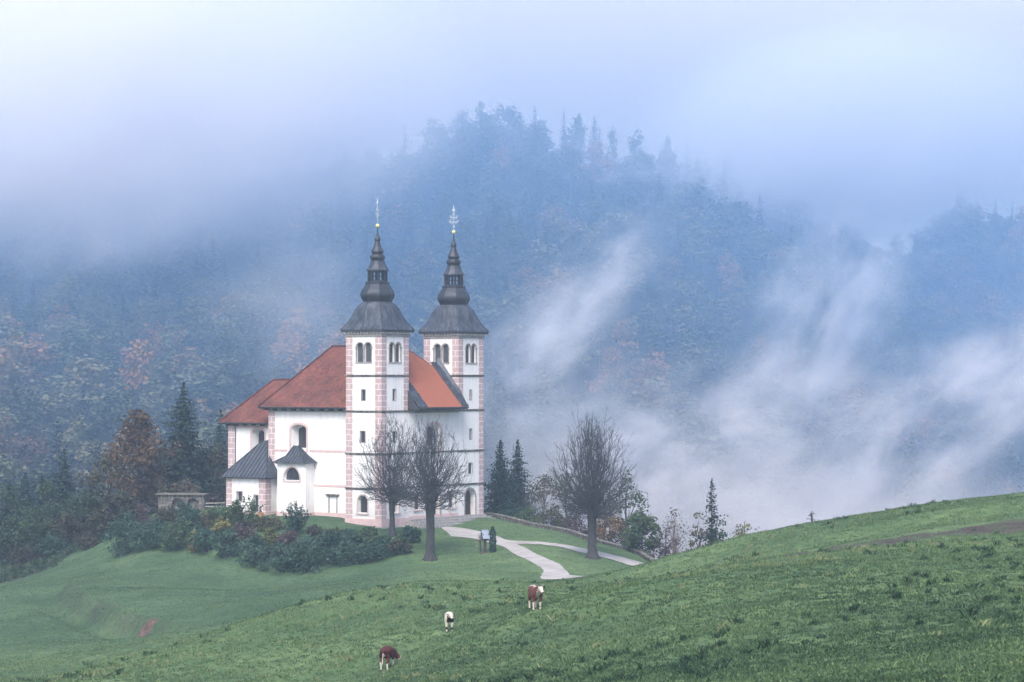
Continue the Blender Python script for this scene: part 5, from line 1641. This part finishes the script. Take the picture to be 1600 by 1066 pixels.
def cow(loc, heading, label, mat, pattern, head='up', turn=0.0, scale=1.0, seed=0, step=0.0):
    """built walking along local +X; heading turns it about Z"""
    V, E, Rd = [], [], []
    def add(p, r, to=None):
        V.append(p); Rd.append(r)
        if to is not None: E.append((to, len(V) - 1))
        return len(V) - 1
    pelvis = add((-.62, 0, 1.14), (.25, .27))
    rump = add((-.86, 0, 1.12), (.20, .22), pelvis)
    loin = add((-.25, 0, 1.02), (.34, .36), pelvis)
    chest = add((.22, 0, 1.0), (.34, .37), loin)
    should = add((.58, 0, 1.09), (.25, .31), chest)
    ct, st = math.cos(turn), math.sin(turn)
    if head == 'up':
        n1 = add((.86, .05 * st, 1.22), (.16, .21), should)
        n2 = add((1.06 - .05 * (1 - ct), .16 * st, 1.30), (.125, .17), n1)
        hd = Vector((1.14, .22 * st, 1.33)); fd = Vector((ct * .80, st * .80, -.62))
    else:
        n1 = add((.86, .10 * st, .98), (.15, .20), should)
        n2 = add((1.08, .30 * st, .72), (.12, .16), n1)
        hd = Vector((1.14, .40 * st, .56)); fd = Vector((ct * .5, st * .55, -.72))
    fd.normalize()
    side = Vector((-fd.y, fd.x, 0)).normalized()
    up = side.cross(fd) * -1
    if up.z < 0: up = -up
    poll = add(tuple(hd), (.115, .125), n2)
    eyes = add(tuple(hd + fd * .15), (.105, .12), poll)
    nose = add(tuple(hd + fd * .33), (.078, .085), eyes)
    muz = add(tuple(hd + fd * .45), (.082, .08), nose)
    for s in (-1, 1):
        e0 = add(tuple(hd + side * s * .13 + up * .03), (.035, .03), poll)
        e1 = add(tuple(hd + side * s * .25 + up * .02), (.05, .022), e0)
        add(tuple(hd + side * s * .33 - up * .02), (.02, .012), e1)
    for s in (-1, 1):                                        # fore legs
        k = step * s
        a = add((.52, .20 * s, .82), (.13, .14), should)
        b_ = add((.54 + .5 * k, .19 * s, .60), (.085, .09), a)
        c_ = add((.55 + .9 * k, .18 * s, .42), (.062, .066), b_)
        d_ = add((.54 + k, .18 * s, .20), (.045, .045), c_)
        f_ = add((.56 + 1.05 * k, .18 * s, .07), (.052, .055), d_)
        add((.60 + 1.05 * k, .18 * s, .0), (.058, .055), f_)
    for s in (-1, 1):                                        # hind legs: knee forward, hock back
        k = -step * s
        a = add((-.66, .20 * s, .90), (.17, .17), pelvis)
        b_ = add((-.60 + .4 * k, .20 * s, .70), (.12, .12), a)
        c_ = add((-.80 + .8 * k, .18 * s, .48), (.062, .07), b_)
        d_ = add((-.77 + k, .18 * s, .22), (.045, .045), c_)
        f_ = add((-.74 + k, .18 * s, .07), (.052, .055), d_)
        add((-.70 + k, .18 * s, .0), (.058, .055), f_)
    ud = add((-.42, 0, .74), (.15, .14), loin)
    t0 = add((-.99, 0, 1.16), (.045, .045), rump)
    t1 = add((-1.04, 0, .95), (.028, .028), t0)
    t2 = add((-1.03, .03, .65), (.022, .022), t1)
    t3 = add((-1.02, .04, .48), (.04, .04), t2)
    add((-1.02, .04, .38), (.015, .015), t3)
    me = bpy.data.meshes.new('cow_skeleton')
    me.from_pydata(V, E, [])
    tmp = bpy.data.objects.new('cow_skeleton', me); S.collection.objects.link(tmp)
    sk = tmp.modifiers.new('skin', 'SKIN')
    if not me.skin_vertices: me.skin_vertices.new(name='')
    for i, r in enumerate(Rd):
        me.skin_vertices[0].data[i].radius = r
    me.skin_vertices[0].data[pelvis].use_root = True
    sk.use_smooth_shade = True
    sb = tmp.modifiers.new('sub', 'SUBSURF'); sb.levels = 2; sb.render_levels = 2
    dg = bpy.context.evaluated_depsgraph_get()
    body = bpy.data.meshes.new_from_object(tmp.evaluated_get(dg))
    bpy.data.objects.remove(tmp); bpy.data.meshes.remove(me)
    body.name = 'cow'
    body.materials.clear(); body.materials.append(mat)
    n = len(body.vertices)
    co = np.empty(n * 3, np.float32); body.vertices.foreach_get('co', co); co = co.reshape(n, 3)
    val = pattern(co, np.array(hd), np.array(fd), np.array(side), np.array(up))
    at = body.attributes.new('coat', 'FLOAT', 'POINT'); at.data.foreach_set('value', val.astype(np.float32))
    body.polygons.foreach_set('use_smooth', np.ones(len(body.polygons), dtype=bool))
    o = bpy.data.objects.new('cow', body); link(o)
    o.location = loc - Vector((0, 0, .07)); o.rotation_euler = (0, 0, heading); o.scale = (scale,) * 3
    mbx = MB()
    for s in (-1, 1):
        p0 = Vector(hd) + side * s * .085 + up * .10
        mbx.tube([p0, p0 + side * s * .06 + up * .05, p0 + side * s * .09 + up * .13], [.024, .018, .006], 6)
    mbx.build('horn', M['stone'], o)
    for s in (-1, 1):
        mbx = MB(); p0 = Vector(hd) + fd * .14 + side * s * .098 + up * .045
        mbx.tube([p0 - side * s * .015, p0 + side * s * .012], [.022, .014], 8); mbx.build('eye', M['glass'], o)
    return tag(o, label, 'cow', 'cows grazing on the near slope')


def headpart(c, hd, fd, side, up):
    d = c - hd
    return d @ fd, d @ side, d @ up


def pat_brown(c, hd, fd, side, up):
    """chestnut body, white face, legs, belly and brisket; dark ears"""
    f, s_, u = headpart(c, hd, fd, side, up)
    v = np.full(len(c), .6)
    nz = fbm(c[:, 0] * 2.2 + 3, c[:, 1] * 3 + c[:, 2] * 2.4, 21, 2)
    v[(c[:, 2] < .46 + .10 * nz) & (c[:, 0] < .9)] = .2
    v[(c[:, 2] > 1.30 + .1 * nz) & (c[:, 0] < .7)] = .2
    v[(f > -.02) & (c[:, 0] > .8)] = .2
    v[(f > .40)] = .55
    v[(np.abs(s_) > .15) & (f < .12) & (c[:, 0] > .9) & (np.abs(f) < .2)] = .95
    v[(c[:, 2] < .07)] = .95
    v[(c[:, 0] > .5) & (c[:, 0] < .95) & (c[:, 2] < .95) & (np.abs(c[:, 1]) < .1)] = .2
    return v


def pat_white(c, hd, fd, side, up):
    """cream white with a large black neck patch, black knees and muzzle"""
    f, s_, u = headpart(c, hd, fd, side, up)
    v = np.full(len(c), .2)
    nz = fbm(c[:, 0] * 3, c[:, 1] * 3 + c[:, 2] * 3, 22, 2)
    v[(c[:, 0] > .55) & (c[:, 0] < 1.0) & (c[:, 2] < 1.2 + .1 * nz) & (c[:, 2] > .72) & (c[:, 1] > -.16)] = .95
    v[(c[:, 2] < .42) & (c[:, 2] > .24 + .08 * nz)] = .95
    v[(c[:, 2] < .07)] = .95
    v[f > .42] = .6
    v[(np.abs(s_) > .15) & (np.abs(f) < .2) & (c[:, 0] > .9)] = .95
    return v


def pat_dark(c, hd, fd, side, up):
    """dark red brown with white legs, tail, belly and face"""
    f, s_, u = headpart(c, hd, fd, side, up)
    v = np.full(len(c), .6)
    nz = fbm(c[:, 0] * 2.5, c[:, 1] * 3 + c[:, 2] * 2.5, 23, 2)
    v[(c[:, 2] < .44 + .12 * nz) & (c[:, 0] < .85)] = .2
    v[(c[:, 0] < -.94) & (c[:, 2] < 1.02)] = .2
    v[(c[:, 0] < -.6) & (np.abs(c[:, 1]) < .06) & (c[:, 2] < .95)] = .2
    v[(f > .0) & (c[:, 2] < .8) & (c[:, 0] > .85)] = .2
    v[(np.abs(s_) > .15) & (np.abs(f) < .2) & (c[:, 0] > .9)] = .95
    v[f > .43] = .95
    v[c[:, 2] < .07] = .95
    return v


C1 = coat('chestnut_coat', (.125, .048, .036), (.56, .48, .41), (.035, .022, .022))
C2 = coat('cream_coat', (.40, .30, .23), (.66, .59, .49), (.02, .02, .026))
C3 = coat('dark_red_coat', (.075, .024, .024), (.55, .51, .46), (.02, .016, .02))
c1 = on_ground(836, 137); cow(c1, R(-80), 'chestnut cow with white face walking towards the viewer, furthest up the slope', C1, pat_brown, 'up', .30, 1.0, 1, .05)
c2 = on_ground(702, 146); cow(c2, R(-88), 'cream white cow with a black neck patch, facing the viewer', C2, pat_white, 'up', .35, .86, 2, .04)
c3 = on_ground(606, 140); cow(c3, R(78), 'dark red brown cow grazing with its rump turned to the viewer', C3, pat_dark, 'down', -.95, .98, 3, .03)

# ------------------------------------------------------------------ grass
rng = np.random.default_rng(404)
def tufts(n, dlo, dhi, power, h, w, seed, keepf=None):
    r_ = np.random.default_rng(seed)
    u = r_.uniform(0, 1, n)
    D = (dlo ** power + (dhi ** power - dlo ** power) * u) ** (1 / power)
    t = r_.uniform(-.29, .29, n)
    x, y = t * D, D
    k = np.ones(n, bool) if keepf is None else keepf(x, y, r_)
    x, y = x[k], y[k]
    return x, y, ground(x, y)


def px_of(x, y): return x / y * FPX + 800


def blades(x, y, z, hgt, wid, per, seed, tmid):
    r_ = np.random.default_rng(seed)
    n = len(x)
    clump = fbm(x / 1.7, y / 2.0, 61, 3)
    X = np.repeat(x, per) + r_.normal(size=n * per) * .13
    Y = np.repeat(y, per) + r_.normal(size=n * per) * .13
    Z = np.repeat(z, per) - .02
    H = np.repeat(hgt * (1 + .7 * clump), per) * r_.uniform(.5, 1.3, n * per)
    a = r_.uniform(0, 6.283, n * per)
    lean = r_.uniform(.15, 1.0, n * per) * H
    dx, dy = np.cos(a), np.sin(a)
    b = r_.uniform(0, 6.283, n * per)
    wx, wy = np.cos(b) * wid, np.sin(b) * wid
    base = np.stack([X, Y, Z], 1)
    v0 = base + np.stack([-wx, -wy, np.zeros_like(wx)], 1)
    v1 = base + np.stack([wx, wy, np.zeros_like(wx)], 1)
    v2 = base + np.stack([dx * lean * .45 + wx * .8, dy * lean * .45 + wy * .8, H * .62], 1)
    v3 = base + np.stack([dx * lean, dy * lean, H * .86], 1)
    V = np.stack([v0, v1, v2, v3], 1).reshape(-1, 3)
    Q = np.arange(len(X) * 4).reshape(-1, 4)
    grass_shade = -.14 * sstep(196, 232, y) * (1 - sstep(560, 700, px_of(x, y))) - .20 * (1 - sstep(95, 165, y + 22 * fbm(x / 11, y / 15, 83, 3)))  # shade of left slope and near foreground, painted into the blade tint
    tint = np.clip(tmid + np.repeat(grass_shade, per) + np.repeat(.28 * fbm(x / 8, y / 10, 62, 3) + .25 * clump, per) + r_.normal(size=len(X)) * .2, 0, 1)
    return V, Q, tint


def near_keep(x, y, r_):
    bare = sstep(1150, 1240, px_of(x, y)) * (y > 165) * (y < 178)
    return r_.uniform(size=len(x)) > bare * .95
def in_poly(x, y, poly):
    r = np.zeros(len(x), bool)
    for (x0, y0), (x1, y1) in zip(poly, poly[1:] + poly[:1]):
        c = ((y0 > y) != (y1 > y)) & (x < (x1 - x0) * (y - y0) / (y1 - y0 + 1e-12) + x0)
        r ^= c
    return r


def far_keep(x, y, r_):
    k = np.ones(len(x), bool)
    for p in PATHS: k &= ~in_poly(x, y, p)
    lx_ = (x - CORNER.x) * EV.x + (y - CORNER.y) * EV.y; ly_ = (x - CORNER.x) * EU.x + (y - CORNER.y) * EU.y
    k &= ~((lx_ > -1.4) & (lx_ < 24) & (ly_ > -3.2) & (ly_ < 31))
    wx_ = np.interp(px_of(x, y), [741, 790, 840, 890, 940, 985, 1020, 1040], [335, 330, 323, 316, 308, 301, 295, 288])
    k &= ~((px_of(x, y) > 735) & (y > wx_))
    k &= (px_of(x, y) > 165) | (y < 338)
    return k


gv = []
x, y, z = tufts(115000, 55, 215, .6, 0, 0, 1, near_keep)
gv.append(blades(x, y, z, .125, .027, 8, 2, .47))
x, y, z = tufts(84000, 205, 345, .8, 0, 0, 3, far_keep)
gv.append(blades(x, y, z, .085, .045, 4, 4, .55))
rw_ = np.random.default_rng(909)
x, y, z = tufts(1500, 88, 205, .7, 0, 0, 9, near_keep)
k_ = fbm(x / 14, y / 18, 84, 3) > .02
gv.append(blades(x[k_], y[k_], z[k_], .30, .05, 16, 10, .06))
x, y, z = tufts(2600, 80, 205, .7, 0, 0, 11, near_keep)
k_ = fbm(x / 9, y / 12, 85, 3) > .12
gv.append(blades(x[k_], y[k_], z[k_], .24, .03, 14, 12, .95))
off = 0; VV, QQ, TTn = [], [], []
for V, Q, tn in gv:
    VV.append(V); QQ.append(Q + off); off += len(V); TTn.append(tn)
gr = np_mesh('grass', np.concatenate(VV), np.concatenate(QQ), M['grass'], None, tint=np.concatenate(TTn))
tag(gr, 'short tufted grass growing over the near meadow slope', 'grass', kind='stuff')

# ------------------------------------------------------------------ haze, low cloud and drifting mist
def vol_mat(name, color, density, aniso=0.0):
    m = bpy.data.materials.new(name); m.use_nodes = True
    nt = m.node_tree; nt.nodes.clear()
    out = nt.nodes.new('ShaderNodeOutputMaterial')
    pv = nt.nodes.new('ShaderNodeVolumePrincipled')
    pv.inputs['Color'].default_value = (*color, 1)
    pv.inputs['Density'].default_value = density
    pv.inputs['Anisotropy'].default_value = aniso
    pv.inputs['Absorption Color'].default_value = (0, 0, 0, 1)
    nt.links.new(pv.outputs[0], out.inputs['Volume'])
    return m, nt, pv


HAZE_COL = (0.60, 0.75, 1.0)
HAZE_D = 0.00032
hm, hnt, hpv = vol_mat('haze_air', HAZE_COL, HAZE_D)
zlo = float(gzv.min()) - 1.0
mb = MB(); mb.box((-700, -30, zlo), (700, 915, 190))
hz = mb.build('haze', hm)
tag(hz, 'thin blue haze filling the whole valley', 'haze', kind='stuff')


def mist(name, loc, half, density, nscale, cut, soft, label, color=(1.0, 0.976, 0.986), rot=(0, 0, 0), stretch=(1, 1, 1), edge=0.5, detail=4, seed=0.0, torn=1.0):
    """a bank of mist: soft-edged ellipsoid broken up by cloud noise; half = its half sizes in metres"""
    m, nt, pv = vol_mat(name + '_vapour', color, density)
    tc = nt.nodes.new('ShaderNodeTexCoord')
    ln = nt.nodes.new('ShaderNodeVectorMath'); ln.operation = 'LENGTH'
    nt.links.new(tc.outputs['Object'], ln.inputs[0])
    mp = nt.nodes.new('ShaderNodeMapping'); mp.vector_type = 'POINT'
    mp.inputs['Scale'].default_value = (half[0] / stretch[0], half[1] / stretch[1], half[2] / stretch[2])
    mp.inputs['Location'].default_value = (seed, seed * 1.7, seed * .6)
    nt.links.new(tc.outputs['Object'], mp.inputs[0])
    n = nt.nodes.new('ShaderNodeTexNoise'); n.inputs['Scale'].default_value = nscale; n.inputs['Detail'].default_value = detail
    n.inputs['Roughness'].default_value = .66; n.inputs['Distortion'].default_value = 0.8
    nt.links.new(mp.outputs[0], n.inputs['Vector'])
    f = nt.nodes.new('ShaderNodeMapRange'); f.interpolation_type = 'SMOOTHSTEP'
    f.inputs['From Min'].default_value = 1.0; f.inputs['From Max'].default_value = 1.0 - edge
    f.inputs['To Min'].default_value = 0.0; f.inputs['To Max'].default_value = 1.0
    nt.links.new(ln.outputs['Value'], f.inputs['Value'])
    g = nt.nodes.new('ShaderNodeMapRange'); g.interpolation_type = 'SMOOTHSTEP'
    g.inputs['From Min'].default_value = cut; g.inputs['From Max'].default_value = cut + soft
    nt.links.new(n.outputs['Fac'], g.inputs['Value'])
    n3 = nt.nodes.new('ShaderNodeTexNoise'); n3.inputs['Scale'].default_value = nscale * 3.1; n3.inputs['Detail'].default_value = 2
    n3.inputs['Roughness'].default_value = .6; n3.inputs['Distortion'].default_value = .4
    nt.links.new(mp.outputs[0], n3.inputs['Vector'])
    g3_ = nt.nodes.new('ShaderNodeMapRange'); g3_.interpolation_type = 'SMOOTHSTEP'
    g3_.inputs['From Min'].default_value = .36; g3_.inputs['From Max'].default_value = .66; g3_.inputs['To Min'].default_value = torn
    nt.links.new(n3.outputs['Fac'], g3_.inputs['Value'])
    gg = nt.nodes.new('ShaderNodeMath'); gg.operation = 'MULTIPLY'
    nt.links.new(g.outputs[0], gg.inputs[0]); nt.links.new(g3_.outputs[0], gg.inputs[1])
    g = gg
    a = nt.nodes.new('ShaderNodeMath'); a.operation = 'MULTIPLY'
    nt.links.new(f.outputs[0], a.inputs[0]); nt.links.new(g.outputs[0], a.inputs[1])
    b2 = nt.nodes.new('ShaderNodeMath'); b2.operation = 'MULTIPLY'; b2.inputs[1].default_value = density
    nt.links.new(a.outputs[0], b2.inputs[0]); nt.links.new(b2.outputs[0], pv.inputs['Density'])
    mbx = MB(); mbx.box((-1, -1, -1), (1, 1, 1))
    o = mbx.build(name, m)
    o.location = loc; o.scale = half; o.rotation_euler = rot
    return tag(o, label, 'mist', kind='stuff')


def pm(px): return px * 1.0 / FPX
BLUE = (0.35, 0.635, 1.0)
FOG = [  # name, px, py, D, half width px, half depth m, half height px, density, noise scale, cut, soft, roll deg, edge, stretch, label
    ('cloud', 800, 60, 1060, 1500, 120, 420, .045, .006, .05, .3, 0, .5, 1, 'pale cloud sheet behind the mountain'),
    ('mist_bank', 180, 145, 520, 650, 80, 305, .065, .016, .24, .4, 3, .6, 1.4, 'low cloud hiding the mountain on the left'),
    ('mist_bank', 1340, 205, 665, 400, 70, 205, .085, .018, .26, .35, 6, .7, 1.4, 'low cloud over the right ridge'),
    ('mist_bank', 1010, 250, 640, 330, 30, 90, .085, .06, .40, .28, -14, 1.0, 1.8, 'thin veil across the ridge right of the summit'),
    ('mist_bank', 590, 250, 620, 200, 40, 130, .026, .05, .36, .32, 20, 1.0, 1.4, 'thin veil over the left shoulder of the summit'),
    ('mist_bank', 1250, 850, 365, 700, 30, 180, .085, .05, .28, .42, 0, 1.0, 1.6, 'white mist lying in the valley behind the right hill'),
    ('mist_bank', 1080, 690, 390, 520, 26, 180, .16, .085, .42, .30, 14, 1.0, 1.8, 'torn mist over the foot of the forest slope'),
    ('mist_bank', 1500, 640, 400, 470, 26, 150, .20, .085, .43, .28, 34, 1.0, 2.0, 'torn mist rising on the right slope'),
    ('mist_wisp', 895, 475, 425, 270, 16, 85, .22, .12, .40, .32, 43, 1.0, 2.2, 'thin mist streak climbing the slope behind the spires'),
    ('mist_wisp', 835, 590, 405, 240, 20, 165, .10, .09, .40, .30, 35, 1.0, 1.8, 'mist beside the right tower'),
    ('mist_wisp', 1275, 500, 455, 300, 20, 140, .17, .10, .42, .30, 58, 1.0, 2.0, 'mist wisp climbing the middle of the right slope'),
    ('mist_wisp', 455, 480, 430, 200, 25, 200, .028, .06, .38, .34, 25, 1.0, 1.6, 'pale mist left of the church roofs'),
    ('mist_wisp', 120, 400, 470, 270, 25, 130, .040, .07, .40, .32, 30, 1.0, 1.8, 'mist rag hanging in the left forest'),
]
mist('mist_bank', P(800, 620, 555), (380, 205, 130), 0.0030, .01, .05, .3, 'blue air thickening over the forest slope', color=BLUE, edge=.3, seed=3)
for i, (nm, px, py, D, wpx, dep, hpx, den, ns, cut, soft, roll, edge, sx_, lab) in enumerate(FOG):
    mist(nm, P(px, py, D), (wpx / FPX * D, dep, hpx / FPX * D), den, ns, cut, soft, lab, rot=(0, -R(roll), 0), edge=edge, seed=17.3 * i, stretch=(sx_, 1, 1), detail=4, torn=.25 if ns > .08 else (.6 if ns > .03 else 1.0))
